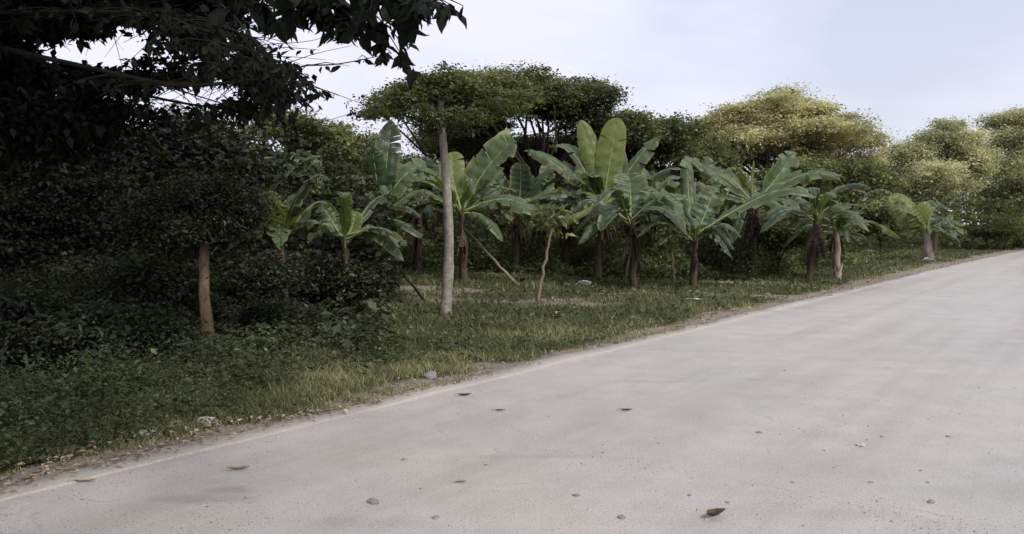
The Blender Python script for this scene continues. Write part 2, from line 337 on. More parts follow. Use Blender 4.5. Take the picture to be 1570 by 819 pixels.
# road slab with a ragged plot-side edge
sv2 = np.linspace(-60, 300, 3000); rows = []
edge = -0.20 + 0.02 * smoothnoise(sv2, sv2 * 0.3, 9)
tl = [None, -1.0, -2.5, -4.0, -6.0, -8.0]
V = []; 
for i, s in enumerate(sv2):
    for j, tt in enumerate(tl):
        t_ = edge[i] if tt is None else tt
        p = ST(s, t_); V.append((p[0], p[1], 0.0))
    p = ST(s, -8.0); V.append((p[0], p[1], -0.1))
k = len(tl) + 1; V = np.array(V); idx = np.arange(len(V)).reshape(-1, k)
Fr = np.stack([idx[:-1, :-1], idx[:-1, 1:], idx[1:, 1:], idx[1:, :-1]], -1).reshape(-1, 4)
tag(link_mesh('road', np_mesh('road', V, Fr), M['road']), kind='structure')
# narrow concrete edge strip, slightly proud, chipped
rs = np.random.RandomState(5); V = []
sv3 = np.linspace(-60, 200, 4000)
inn = 0.02 + 0.05 * smoothnoise(sv3 * 1.5, sv3, 2) + .03 * smoothnoise(sv3 * 6, sv3 * 2, 3) + rs.uniform(-.006, .006, len(sv3)); outr = -0.215 + 0.012 * smoothnoise(sv3 * 2, sv3, 7) + rs.uniform(-.004, .004, len(sv3))
hz = np.maximum(-.012, 0.014 + 0.022 * smoothnoise(sv3 * .9, sv3, 12))
for i, s in enumerate(sv3):
    for tt, z in ((outr[i], -0.05), (outr[i], hz[i] - 0.006), (outr[i] + 0.012, hz[i]), (inn[i] - 0.01, hz[i] + .002), (inn[i], hz[i] - 0.008), (inn[i], -0.08)):
        p = ST(s, tt); V.append((p[0], p[1], z))
V = np.array(V); idx = np.arange(len(V)).reshape(-1, 6)
Fk = np.stack([idx[:-1, :-1], idx[1:, :-1], idx[1:, 1:], idx[:-1, 1:]], -1).reshape(-1, 4)
tag(link_mesh('kerb', np_mesh('kerb', V, Fk), M['kerb']), kind='structure')

# ------------------------------------------------------------------ foliage machinery
QUAD_V = np.array([[0, 0, 0], [0.45, -0.5, 0.10], [1, 0, -0.05], [0.45, 0.5, 0.10]]); QUAD_F = np.array([[0, 1, 2, 3]])
BIG_V = np.array([[0, 0, 0], [.22, -.36, .05], [.22, 0, 0], [.22, .36, .05], [.55, -.46, .07], [.55, 0, -.01], [.55, .46, .07], [.82, -.18, .0], [.82, 0, -.07], [.82, .18, 0], [1.0, 0, -.16]])
BIG_F = np.array([[0, 1, 2, 2], [0, 2, 3, 3], [1, 4, 5, 2], [2, 5, 6, 3], [4, 7, 8, 5], [5, 8, 9, 6], [7, 10, 8, 8], [8, 10, 9, 9]])
# (triangles are built as quads with tiny split, see below)
BIG_V = np.array([[0, -.02, 0], [0, .02, 0], [.22, -.36, .05], [.22, 0, 0], [.22, .36, .05], [.55, -.46, .07], [.55, 0, -.01], [.55, .46, .07], [.82, -.18, .0], [.82, 0, -.07], [.82, .18, 0], [1.0, -.01, -.16], [1.0, .01, -.16], [0, 0, 0], [1.0, 0, -.16]])
BIG_F = np.array([[0, 2, 3, 13], [13, 3, 4, 1], [2, 5, 6, 3], [3, 6, 7, 4], [5, 8, 9, 6], [6, 9, 10, 7], [8, 11, 14, 9], [9, 14, 12, 10]])
def frames(n, rng, up=0.6, droop=0.3, outward=None, ow=0.5):
    nr = rng.normal(size=(n, 3)); nr /= np.linalg.norm(nr, axis=1)[:, None]
    nr[:, 2] = np.abs(nr[:, 2]); nr = nr + np.array([0, 0, up])
    if outward is not None: nr = nr + outward * ow
    nr /= np.linalg.norm(nr, axis=1)[:, None]
    a = rng.normal(size=(n, 3)); a[:, 2] -= droop * 1.5
    a -= nr * np.sum(a * nr, 1)[:, None]; a /= np.linalg.norm(a, axis=1)[:, None]
    return np.stack([a, np.cross(nr, a), nr], 1)     # rows: along, across, normal
def scatter(name, pos, fr, size, aspect, rng, tv_=QUAD_V, tf=QUAD_F, rnd=None):
    n = len(pos); k = len(tv_)
    T = tv_[None] * np.stack([size, size * aspect, size], 1)[:, None, :]
    V = np.einsum('nkc,ncd->nkd', T, fr) + pos[:, None, :]
    Fc = (tf[None] + (np.arange(n) * k)[:, None, None]).reshape(-1, tf.shape[1])
    if rnd is None: rnd = np.clip(rng.normal(0.45, 0.2, n), 0, 1)
    return np_mesh(name, V.reshape(-1, 3), Fc, rnd=np.repeat(rnd, k))
LOBE = [None]
def lobe_leaves(lobes, n, rng, clump_r=0.35, per=28, shell=0.5, flat=0.5):
    """lobes: (c(3), r(3)); returns positions, outward dirs, clump centres"""
    w_ = np.array([np.prod(np.array(l[1])) ** (2 / 3) for l in lobes]); w_ /= w_.sum()
    nc = max(1, int(n / per)); ci = rng.choice(len(lobes), nc, p=w_)
    c = np.array([l[0] for l in lobes])[ci]; r = np.array([l[1] for l in lobes])[ci]
    d = rng.normal(size=(nc, 3)); d /= np.linalg.norm(d, axis=1)[:, None]; d[:, 2] = np.where((d[:, 2] < -0.2) & (rng.uniform(0, 1, nc) < .5), -d[:, 2], d[:, 2])
    ph = rng.uniform(0, 6.28, 6); lump = np.sin(d[:, 0] * 4.1 + ph[0] + ci) + np.sin(d[:, 1] * 4.7 + ph[1] + 2 * ci) + np.sin(d[:, 2] * 5.3 + ph[2]) + .6 * np.sin(d[:, 0] * 9 + ph[3] + ci) + .6 * np.sin(d[:, 2] * 11 + ph[4] + ci)
    rad = (shell + (1 - shell) * rng.uniform(0, 1, nc) ** 0.6) * (1 + 0.11 * rng.normal(size=nc) + 0.13 * lump)
    spr = rng.uniform(0, 1, nc) < .14; rad = np.where(spr, rng.uniform(1.05, 1.5, nc), rad)
    cc = c + d * r * rad[:, None]
    cnt = rng.poisson(per, nc) + 1; which = np.repeat(np.arange(nc), cnt)
    cr = clump_r * rng.uniform(0.35, 1.5, nc) * np.where(spr, .5, 1)
    p = cc[which] + np.clip(rng.normal(size=(len(which), 3)), -1.7, 1.7) * cr[which][:, None] * np.array([1, 1, flat])
    LOBE[0] = ci
    return p, d[which], cc, which
def tree(name, label, cat, group, base, lobes, mt, n, leaf, trunk_r, seed, fork=0.45, bark_m='bark', clump_r=0.35, per=28, up=0.6, aspect=0.55, limbs=True, shell=0.35, flat=0.45, big=False, nsub=2, frag=12, rmean=0.45, lean=(0, 0), zmin=0.05, ground=True):
    rng = np.random.RandomState(seed); base = np.array([base[0], base[1], float(gz(base[0], base[1])) - 0.03]); n = int(n * 1.9); leaf = leaf * .74; clump_r = clump_r * .85
    root = empty(name, base, label, cat, group)
    L0 = [(np.array(c) - base, np.array(r)) for c, r in lobes]; L = []
    for c, r in L0:
        L.append((c - np.array([0, 0, r[2] * .15]), r * .62))
        for q in range(frag):
            dd_ = rng.normal(size=3); dd_ /= np.linalg.norm(dd_); L.append((c + dd_ * r * rng.uniform(.55, 1.02), r * rng.uniform(.16, .42) * np.array([1.15, 1.15, rng.uniform(.7, 1.0)])))
    p, d, cc, which = lobe_leaves(L, n, rng, clump_r, per, shell, flat)
    keep = p[:, 2] > zmin; p, d, which = p[keep], d[keep], which[keep]
    crn = np.clip(rng.normal(rmean, 0.2, len(cc)) + rng.normal(0, .16, len(L))[LOBE[0]], 0, 1)[which] + rng.normal(0, 0.12, len(p))
    sz = leaf * rng.uniform(0.5, 1.3, len(p)) * rng.choice([.8, 1, 1.5], len(cc))[which]
    me = scatter('crown', p, frames(len(p), rng, up, 0.4, d, 0.4), sz, aspect, rng, *( (BIG_V, BIG_F) if big else (QUAD_V, QUAD_F)), rnd=np.clip(crn, 0, 1))
    link_mesh('crown', me, mt, root)
    mb = MB(); cen = np.mean([l[0] for l in L], 0)
    fk = np.array([cen[0] * 0.35 + lean[0], cen[1] * 0.35, max(0.25, cen[2] * fork)])
    mid = fk * 0.5 + np.array([rng.uniform(-.1, .1), rng.uniform(-.1, .1), 0]) * (0.3 if bark_m == 'brown_bark' else 1)
    mb.tube([np.array([0, 0, -0.1]), np.array([0, 0, 0.12]), mid, fk], [trunk_r * 1.35, trunk_r, trunk_r * 0.85, trunk_r * 0.7], 10, rough=0.05, rng=rng)
    if limbs:
        for l in L0[:7] + [L[i] for i in range(2, len(L), 7)]:
            c, r = l; m1 = (fk + c) * 0.5 + rng.normal(size=3) * 0.12 * np.linalg.norm(c - fk) + np.array([0, 0, 0.1])
            rr = trunk_r * 0.36; mb.tube([fk, m1, c], [rr, rr * 0.7, rr * 0.45], 6)
            for q in range(nsub):
                dd = rng.normal(size=3); dd /= np.linalg.norm(dd); dd[2] = abs(dd[2]); e = c + dd * r * 0.85
                mb.tube([c, (c + e) / 2 + rng.normal(size=3) * 0.08 * r, e], [rr * 0.4, rr * 0.28, rr * 0.1], 5)
    mb.build('trunk', M[bark_m], root)
    return root
def PL(d, *ls, depth=0.9):
    """lobes from the photo: (px, py, rx_px, ry_px[, extra depth])"""
    o = []
    for l in ls:
        dd = d + (l[4] if len(l) > 4 else 0); s = dd / F
        o.append((P(l[0], l[1], dd), (l[2] * s, l[2] * s * depth, l[3] * s)))
    return o

# ------------------------------------------------------------------ trees behind the plot
tree('spreading_tree', 'wide dark green umbrella-shaped tree rising behind the middle banana plants', 'tree', 'trees behind the plot', GX(850, 30),
     PL(30, (640, 150, 62, 16, -1), (700, 140, 70, 28), (775, 148, 75, 34, .5), (850, 158, 80, 38, 1), (915, 168, 55, 34), (830, 140, 90, 20), (590, 168, 30, 10, -1), (700, 185, 60, 22, 2), (960, 195, 40, 25), (790, 128, 55, 18), (740, 150, 70, 34, -1), (690, 222, 60, 26, 3), (760, 228, 60, 34, 3), (850, 232, 60, 34, 3), (930, 225, 50, 34, 3), (740, 196, 45, 16, 2), (935, 195, 40, 25, 2), (770, 252, 60, 34, 5), (860, 262, 60, 34, 5), (690, 250, 50, 34, 5), (940, 262, 50, 30, 5)),
     M['mid'], 110000, 0.15, 0.20, 11, fork=0.5, clump_r=0.32, rmean=0.24)
tree('leafy_tree', 'low dark green rounded tree between the wide umbrella-shaped tree and the yellowish tree', 'tree', 'trees behind the plot', GX(1020, 32),
     PL(32, (1000, 205, 55, 30), (1055, 215, 48, 38, 1), (1040, 270, 60, 45), (970, 250, 50, 45, 1), (1085, 260, 35, 45, -1)),
     M['mid'], 30000, 0.15, 0.2, 12, clump_r=0.35, rmean=0.25)
tree('yellowish_tree', 'tall yellow green tree with a pointed top, behind the banana plants right of centre', 'tree', 'trees behind the plot', GX(1215, 44),
     PL(44, (1118, 192, 50, 22), (1207, 140, 26, 14), (1165, 172, 46, 16), (1240, 170, 36, 16), (1090, 205, 45, 28), (1195, 170, 60, 22), (1190, 195, 75, 40, -1), (1268, 198, 50, 22, 1), (1310, 205, 38, 24), (1265, 225, 75, 35, -1), (1150, 225, 65, 28, 1), (1325, 240, 30, 30), (1205, 238, 70, 34, 1), (1100, 242, 45, 32, 1)),
     M['olive'], 80000, 0.155, 0.3, 13, clump_r=0.5, rmean=0.5, flat=0.26, per=34)
tree('dark_tree', 'dark green bushy tree right below the yellow green pointed tree', 'tree', 'trees behind the plot', GX(1290, 40),
     PL(40, (1255, 265, 70, 36), (1320, 270, 50, 40), (1300, 315, 70, 38, -1), (1220, 310, 60, 40)),
     M['mid'], 26000, 0.18, 0.2, 14, clump_r=0.45, rmean=0.22)
tree('bushy_tree', 'pale olive bushy tree between the yellow green tree and the one at the frame edge', 'tree', 'trees behind the plot', GX(1430, 50),
     PL(50, (1400, 235, 45, 32), (1450, 225, 50, 32, 1), (1430, 275, 70, 40, -1), (1490, 250, 40, 35)),
     M['hazy'], 50000, 0.18, 0.28, 15, clump_r=0.5, rmean=0.5)
tree('edge_tree', 'pale olive tree cut by the right frame edge, beside the end of the road', 'tree', 'trees behind the plot', GX(1560, 56),
     PL(56, (1545, 205, 45, 34), (1610, 195, 60, 40, 1), (1540, 260, 50, 45, -1), (1600, 280, 70, 60), (1540, 320, 45, 40, -1)),
     M['hazy'], 54000, 0.17, 0.3, 16, clump_r=0.5, rmean=0.42)
tree('background_tree', 'dark green tree with paler top, left of the tall dark oval banana leaf', 'tree', 'trees behind the plot', GX(455, 21),
     PL(21, (450, 200, 50, 24), (500, 215, 40, 26, 1), (405, 195, 55, 28, 1), (470, 260, 80, 50, 1), (540, 250, 45, 50, 2), (600, 262, 48, 40, 4), (565, 225, 30, 24, 3)),
     M['mid'], 26000, 0.12, 0.2, 17, clump_r=0.28, rmean=0.3)
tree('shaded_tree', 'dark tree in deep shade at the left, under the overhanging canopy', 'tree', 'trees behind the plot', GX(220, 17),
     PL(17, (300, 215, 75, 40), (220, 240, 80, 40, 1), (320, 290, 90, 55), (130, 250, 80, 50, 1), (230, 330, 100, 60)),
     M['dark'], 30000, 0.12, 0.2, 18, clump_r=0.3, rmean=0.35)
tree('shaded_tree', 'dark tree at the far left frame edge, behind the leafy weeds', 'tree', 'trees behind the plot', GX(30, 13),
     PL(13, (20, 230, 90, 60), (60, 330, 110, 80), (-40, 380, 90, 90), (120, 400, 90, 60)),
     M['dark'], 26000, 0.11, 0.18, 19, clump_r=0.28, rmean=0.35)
# slim pale-trunked tree standing in the grass
def slim():
    b = GG(682, 487); d = b[1]; rng = np.random.RandomState(3)
    root = empty('slim_tree', b, 'slim straight tree with pale grey-brown bare trunk, standing alone in the grass left of centre', 'tree', None)
    mb = MB(); pts = []; rad = []
    for k in range(22):
        f = k / 21; py = 487 - f * 330; px = 682 + 3 * math.sin(f * 5) - 2 * f
        px += 7 * math.sin(f * 2.6 + .4) - 2.7; pts.append(P(px, py, d) - b if k else np.array([0, 0, -0.1])); rad.append(0.098 * (1 - 0.42 * f) * (1 + 0.35 * max(0, 0.06 - f) / 0.06) * (1 + rng.uniform(-.05, .07)))
    mb.tube(pts, rad, 14, rough=0.05, rng=rng)
    top = pts[-1]
    for k in range(14):
        a = rng.uniform(0, 6.28); L_ = rng.uniform(0.5, 1.2); s0 = pts[-1 - rng.randint(0, 4)]
        e = s0 + np.array([math.cos(a) * L_, math.sin(a) * L_, rng.uniform(-.05, 0.45)])
        mb.tube([s0, (s0 + e) / 2 + np.array([0, 0, 0.12]), e], [0.022, 0.015, 0.006], 5)
    # knots
    mb.build('trunk', M['pale_bark'], root)
    lob = [(c - b, r) for c, r in PL(d, (640, 158, 62, 18), (580, 172, 26, 8, -.3), (690, 150, 50, 14, .3), (682, 108, 9, 12), (690, 128, 28, 14), (740, 148, 50, 12, .4), (775, 165, 40, 9), (675, 196, 45, 9, .3), (620, 138, 24, 9), (600, 155, 34, 7, .5),
        (650, 178, 40, 8, -.4), (725, 182, 45, 9, -.3), (800, 150, 30, 8, .4), (565, 178, 18, 5), (715, 132, 24, 8), (655, 128, 22, 8))]
    p, dd, cc, wh = lobe_leaves(lob, 10500, rng, 0.13, 16, 0.2, 0.5)
    me = scatter('crown', p, frames(len(p), rng, 0.7, 0.3, dd, 0.3), 0.075 * rng.uniform(0.6, 1.4, len(p)), 0.5, rng, rnd=np.clip(rng.normal(0.15, 0.18, len(cc))[wh] + rng.normal(0, .1, len(p)), 0, 1))
    link_mesh('crown', me, M['mid'], root)
slim()
# brown trunk in the shade at the left
tree('brown_tree', 'shaded tree with short orange-brown trunk in the dark undergrowth on the left', 'tree', None, GG(320, 530), PL(10.8, (330, 325, 80, 50), (270, 320, 70, 60, .5), (230, 430, 40, 30, -.3), (415, 425, 34, 24, -.3)),
     M['dark'], 26000, 0.075, 0.085, 21, fork=1.05, limbs=False, bark_m='brown_bark', clump_r=0.22, rmean=0.3)

# shrubs of the understorey
shrubs = [
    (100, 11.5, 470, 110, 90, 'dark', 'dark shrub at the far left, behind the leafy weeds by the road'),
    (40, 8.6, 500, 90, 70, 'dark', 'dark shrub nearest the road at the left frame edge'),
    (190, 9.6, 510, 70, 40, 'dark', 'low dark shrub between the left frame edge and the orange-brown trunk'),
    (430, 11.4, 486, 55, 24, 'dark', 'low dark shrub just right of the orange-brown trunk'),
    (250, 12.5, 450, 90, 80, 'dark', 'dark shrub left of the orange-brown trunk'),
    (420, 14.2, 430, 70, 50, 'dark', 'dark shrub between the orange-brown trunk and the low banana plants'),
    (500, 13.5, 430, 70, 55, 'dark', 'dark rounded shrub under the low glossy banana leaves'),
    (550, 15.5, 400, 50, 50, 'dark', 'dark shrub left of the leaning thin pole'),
    (640, 30, 335, 60, 60, 'mid', 'shaded green shrub behind the slim pale trunk'),
    (760, 31, 325, 60, 70, 'mid', 'green shrub far behind the leaning pale pole'),
    (880, 31, 330, 60, 60, 'mid', 'green shrub behind the central banana plant with tall upright leaves'),
    (990, 29, 320, 60, 60, 'mid', 'green shrub behind the banana plants right of centre'),
    (1100, 29, 325, 60, 50, 'mid', 'green shrub behind the banana plant with the long right-hand leaf'),
    (1195, 24.5, 358, 40, 26, 'mid', 'low green shrub right of the thick dark banana trunk'),
    (1250, 30, 350, 55, 34, 'mid', 'low green shrub under the drooping banana leaf at right'),
    (1350, 42, 330, 50, 38, 'mid', 'dark green shrub left of the small banana plant at the far right'),
    (1540, 52, 352, 50, 26, 'mid', 'green shrub by the end of the road at the right frame edge'),
]
for i, (px, d, py, rx, ry, mk, lab) in enumerate(shrubs):
    n = 9000 if mk == 'dark' else 8000
    s = d / F
    tree('shrub', lab, 'shrub', 'shrubs under the trees', GX(px, d), PL(d, (px, py, rx * .8, ry * .8), (px - rx * .45, py + ry * .3, rx * .5, ry * .6, .4), (px + rx * .5, py + ry * .25, rx * .5, ry * .6, -.2)),
         M[mk], int(n * (1.5 if d < 15 else 1)), (0.06, .11, .075, .05)[i % 4] if d < 13 else (0.085, .13)[i % 2] if d < 20 else 0.14, 0.05, 100 + i, big=(d < 20 and i % 2 == 1), aspect=(.55, .4, .7)[i % 3], fork=0.4, clump_r=0.2 if d < 20 else 0.3, rmean=0.3 if mk != 'hazy' else 0.45, nsub=3)

# low shaded undergrowth and far woodland that nobody could count
rng = np.random.RandomState(70)
def mass(name, pos, size, mt, rmean, up=0.6, aspect=0.55, label=None):
    n = len(pos)
    me = scatter(name, pos, frames(n, rng, up, 0.3), size, aspect, rng, rnd=np.clip(rng.normal(rmean, 0.17, n), 0, 1))
    return tag(link_mesh(name, me, mt), label, 'plants', kind='stuff')
n = 110000                                                        # woodland 55-80 m away
px = rng.uniform(-250, 1900, n); d = rng.uniform(52, 80, n); x = (px - 785) / F * d
top = 4.6 + 0.9 * np.sin(x * 0.35) + 0.6 * np.sin(x * 0.9 + 1)
top = top - 1.0 * np.exp(-((px - 1110) / 30) ** 2)
z = top * (1 - rng.uniform(0, 1, n) ** 1.6) + rng.normal(0, .15, n)
mass('distant_woodland', np.stack([x, d, np.maximum(z, 0.1) + gz(x, d)], 1), 0.34 * rng.uniform(.6, 1.4, n), M['mid'], 0.4, label='continuous green woodland far behind the plot')
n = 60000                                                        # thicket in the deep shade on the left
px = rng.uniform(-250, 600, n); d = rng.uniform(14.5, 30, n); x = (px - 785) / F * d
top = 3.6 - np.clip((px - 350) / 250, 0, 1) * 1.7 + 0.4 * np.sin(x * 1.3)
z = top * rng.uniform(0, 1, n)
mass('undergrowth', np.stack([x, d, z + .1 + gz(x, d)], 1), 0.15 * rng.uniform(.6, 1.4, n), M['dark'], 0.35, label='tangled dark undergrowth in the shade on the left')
n = 130000                                                       # shoulder-high scrub behind the banana plants
px = rng.uniform(560, 1340, n); d = rng.uniform(22.8, 31, n); x = (px - 785) / F * d
z = np.clip((1.05 + .6 * np.sin(x * 1.3 + d * .4) + .5 * np.sin(x * 3.1 + d)) * np.clip((d - 21.8) / 3, .3, 1), .15, 2.4) * rng.uniform(0, 1, n) ** 1.2
ok = (tcoord(x, d) > 3.0)
mass('scrub', np.stack([x, d, z + gz(x, d)], 1)[ok], (0.10 * rng.uniform(.5, 1.6, n))[ok], M['mid'], 0.12, label='tangled waist-high scrub behind the banana plants')
n = 30000                                                        # low herbs between the banana plants
px = rng.uniform(560, 1560, n); d = rng.uniform(25, 42, n); x = (px - 785) / F * d
z = 0.65 * rng.uniform(0, 1, n) * (0.6 + 0.4 * np.sin(x * 1.1) * np.sin(d * 0.9)) + 0.05
ok = tcoord(x, d) > 3.0
mass('herbs', np.stack([x, d, z + gz(x, d)], 1)[ok], (0.13 * rng.uniform(.6, 1.4, n))[ok], M['mid'], 0.42, label='low green herbs behind the banana plants')

# ------------------------------------------------------------------ overhanging foreground tree (trunk just left of the frame)
HOLES = ((145, 84, 82, 25), (300, 148, 72, 20), (175, 152, 75, 7), (195, 68, 36, 30), (110, 95, 40, 10), (285, 152, 75, 12), (335, 138, 45, 20), (240, 163, 40, 7), (290, 60, 16, 9), (60, 92, 14, 8), (215, 210, 36, 8), (110, 152, 40, 6),
         (250, 20, 11, 8), (28, 8, 12, 9), (75, 25, 8, 7), (245, 45, 8, 5), (300, 95, 8, 6), (230, 105, 9, 5), (350, 85, 7, 9), (15, 60, 7, 6), (85, 50, 6, 6), (330, 60, 6, 8), (270, 100, 6, 5), (165, 25, 6, 5), (390, 150, 12, 7), (20, 120, 9, 5))
_hr = np.random.RandomState(606)
HOLES = HOLES + tuple((_hr.uniform(0, 460), _hr.uniform(0, 190), _hr.uniform(3, 9), _hr.uniform(3, 7)) for _ in range(110))
def canopy():
    rng = np.random.RandomState(31); b = np.array([-5.9, 7.2, 0.0])
    root = empty('overhanging_tree', b, 'large dark tree overhanging the top left corner with big pointed leaves against the sky', 'tree', None)
    mb = MB(); leaves_p = []; leaves_d = []; leaves_s = []
    tr = [np.array([0, 0, -.1]), np.array([0, 0, .3]), np.array([.1, -.1, 1.8]), np.array([.2, -.2, 3.4]), np.array([.1, -.3, 5.2])]
    mb.tube(tr, [.42, .34, .29, .26, .18], 14, rough=.05, rng=rng)
    def bough(pts, r0, r1, src=None):
        q = [np.array(p) - b for p in pts]
        if src is not None: q = [src] + q
        # catmull smoothing
        out_ = []
        for i in range(len(q) - 1):
            p0 = q[max(i - 1, 0)]; p1 = q[i]; p2 = q[i + 1]; p3 = q[min(i + 2, len(q) - 1)]
            for f in np.linspace(0, 1, 6, endpoint=False):
                out_.append(.5 * ((2 * p1) + (-p0 + p2) * f + (2 * p0 - 5 * p1 + 4 * p2 - p3) * f * f + (-p0 + 3 * p1 - 3 * p2 + p3) * f ** 3))
        out_.append(q[-1]); n_ = len(out_)
        mb.tube(out_, [r0 + (r1 - r0) * i / (n_ - 1) for i in range(n_)], 6)
        return out_
    def leafy(path, f0, n_, spread, size, tw=0.25):
        """twigs with hanging leaves along a bough"""
        m_ = len(path)
        for _ in range(n_):
            p = path[rng.randint(int(f0 * m_), m_)]
            e = p + np.array([rng.normal(0, spread), rng.normal(0, spread), -abs(rng.normal(0, spread * 0.55)) + 0.02])
            mb.tube([p, (p + e) / 2 + np.array([0, 0, .03]), e], [.0045, .0035, .0015], 4, cap=False)
            for k in range(rng.randint(4, 8)):
                f = rng.uniform(.25, 1); q = p + (e - p) * f
                dr = np.array([rng.normal(0, .6), rng.normal(0, .6), -rng.uniform(.25, 1.3)])
                leaves_p.append(q); leaves_d.append(dr / np.linalg.norm(dr)); leaves_s.append(size * rng.uniform(.6, 1.15))
    s1 = np.array([.2, -.2, 3.4]); s2 = np.array([.1, -.3, 4.8])
    A = bough([P(120, -150, 5.0), P(300, -80, 4.2), P(430, -40, 3.8), P(540, -20, 3.6), P(630, -8, 3.5)], .07, .006, s2)
    leafy(A, .45, 62, .17, .105)
    A2 = bough([P(470, -5, 3.9), P(540, 22, 3.8), P(595, 40, 3.8)], .012, .004, A[14]); leafy(A2, .3, 36, .13, .10)
    A4 = bough([P(560, -30, 3.4), P(620, -8, 3.3), P(652, 5, 3.3)], .010, .003, A[14]); leafy(A4, .4, 12, .10, .095)
    A3 = bough([P(380, -20, 4.2), P(420, 10, 4.2), P(455, 30, 4.2)], .012, .004, A[9]); leafy(A3, .3, 12, .11, .13)
    B = bough([P(-60, 60, 7.0), P(120, 100, 6.8), P(270, 130, 6.6), P(400, 120, 6.6), P(470, 100, 6.5)], .032, .006, s1); leafy(B, .2, 70, .30, .095)
    Bt = bough([P(520, 98, 6.4), P(600, 82, 6.3)], .008, .002, B[-1]); leafy(Bt, .3, 4, .08, .10)
    B2 = bough([P(-60, 20, 7.2), P(160, 10, 7.0), P(330, 35, 6.8), P(390, 80, 6.8), P(420, 130, 6.8)], .04, .006, s2); leafy(B2, .2, 150, .34, .095)
    B3 = bough([P(200, 20, 6.2), P(300, 45, 6.0), P(350, 100, 6.0)], .02, .004, B2[6]); leafy(B3, .1, 70, .26, .095)
    B4 = bough([P(200, 140, 7.6), P(330, 165, 7.4), P(410, 160, 7.4)], .02, .004, B[8]); leafy(B4, .1, 55, .24, .095)
    B5 = bough([P(360, 165, 7.2), P(440, 195, 7.0)], .008, .002, B[16]); 
    B6 = bough([P(-50, 110, 8.0), P(80, 150, 7.8), P(180, 155, 7.8)], .04, .006, s1); leafy(B6, .1, 110, .34, .10)
    T1 = bough([P(330, 0, 5.4), P(375, 45, 5.4), P(400, 75, 5.4)], .010, .003, A[6]); T2 = bough([P(410, 68, 5.5), P(480, 62, 5.5), P(520, 42, 5.5)], .004, .001, T1[-2])
    T3 = bough([P(400, 190, 7.0), P(470, 192, 7.0), P(545, 172, 7.0)], .006, .002, B4[-3]); leafy(T3, .6, 3, .08, .07)
    for (x0, y0, x1, y1) in ((380, 90, 500, 92), (420, 105, 540, 70), (300, 150, 345, 178), (265, 130, 330, 175)):
        bough([P(x0, y0, 6.7), P((x0 + x1) / 2, (y0 + y1) / 2 - 4, 6.7), P(x1, y1, 6.7)], .004, .0015)
    lp = np.array(leaves_p); q = lp + b; u = 785 + q[:, 0] / q[:, 1] * F; v = 345 - (q[:, 2] - CAMZ) / q[:, 1] * F
    kp = np.ones(len(lp), bool)
    for (cx, cy, ax, ay) in HOLES: kp &= ~(((u - cx + 9 * np.sin(v * .21)) / (ax * .9)) ** 2 + ((v - cy + 6) / ay) ** 2 < 1)
    leaves_p = lp[kp]; leaves_d = np.array(leaves_d)[kp]; leaves_s = np.array(leaves_s)[kp]
    lp = np.array(leaves_p); ld = np.array(leaves_d); ls = np.array(leaves_s); n_ = len(lp)
    nr = rng.normal(size=(n_, 3)); nr -= ld * np.sum(nr * ld, 1)[:, None]; nr /= np.linalg.norm(nr, axis=1)[:, None]
    me = scatter('hanging_leaves', lp, np.stack([ld, np.cross(nr, ld), nr], 1), ls, 0.52, rng, BIG_V, BIG_F)
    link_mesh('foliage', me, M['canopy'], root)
    # dense body of the crown
    lob = PL(8, (30, 30, 130, 60), (180, 0, 150, 42), (320, 30, 62, 50, .6), (25, 110, 95, 60), (20, 190, 120, 55), (120, 190, 110, 34, .5), (215, 135, 60, 14, .5), (360, 130, 80, 34, .5),
             (300, -40, 190, 40, -1), (-120, 80, 160, 160), (250, 88, 50, 14, .4), (320, 170, 60, 16, .8), (430, 150, 30, 14, .3), depth=0.8)
    lob += [(np.array(c), np.array(r)) for c, r in (  # upper lobes out of view, extended over the camera to shade the left
        ((-6, 6.5, 6.3), (4.5, 4.5, 1.6)), ((-3.2, 9.5, 6.6), (3.2, 3.2, 1.4)), ((-8.5, 10, 6.0), (4, 4, 2)), ((-3.8, 3.2, 5.6), (3.0, 3.0, 1.2)), ((-7.5, 2.2, 5.0), (3.5, 3.5, 1.6)), ((-3.0, 0.0, 5.8), (2.8, 2.5, 1.2)), ((-1.9, 3.4, 6.9), (2.2, 2.4, 1.0)), ((-0.6, -1.5, 6.6), (2.6, 2.4, 1.0)), ((-1.6, 6.2, 7.4), (2.0, 2.2, .9)), ((-5, 12.5, 6.4), (3.5, 3, 1.4)))]
    lob = [(c - b, np.array(r)) for c, r in lob]
    p, dd, cc, wh = lobe_leaves(lob, 105000, rng, 0.20, 22, 0.0, 0.55)
    fr_l = [(c - b, np.array(r)) for c, r in PL(7.6, (40, 20, 130, 55), (190, 5, 140, 40), (330, 25, 55, 45), (20, 110, 90, 60), (60, 190, 130, 45), (250, 128, 50, 10), (360, 125, 75, 34), (150, 128, 90, 14), depth=.8)]
    p2, dd2, cc2, wh2 = lobe_leaves(fr_l, 30000, rng, 0.2, 22, 0.0, 0.55)
    p = np.vstack([p, p2]); dd = np.vstack([dd, dd2]); wh = np.concatenate([wh, wh2 + len(cc)]); cc = np.vstack([cc, cc2])
    # real openings in the crown where the sky shows
    q = p + b; u = 785 + q[:, 0] / np.maximum(q[:, 1], .3) * F; v = 345 - (q[:, 2] - CAMZ) / np.maximum(q[:, 1], .3) * F
    j = rng.normal(0, 1, (2, len(u))) * 5 + np.stack([9 * np.sin(v * .21 + 2 * np.sin(u * .07)), 6 * np.sin(u * .17 + 2 * np.sin(v * .11))])
    hole = np.zeros(len(u), bool)
    for (cx, cy, ax, ay) in HOLES:
        hole |= ((u - cx + j[0]) / ax) ** 2 + ((v - cy + j[1]) / ay) ** 2 < 1
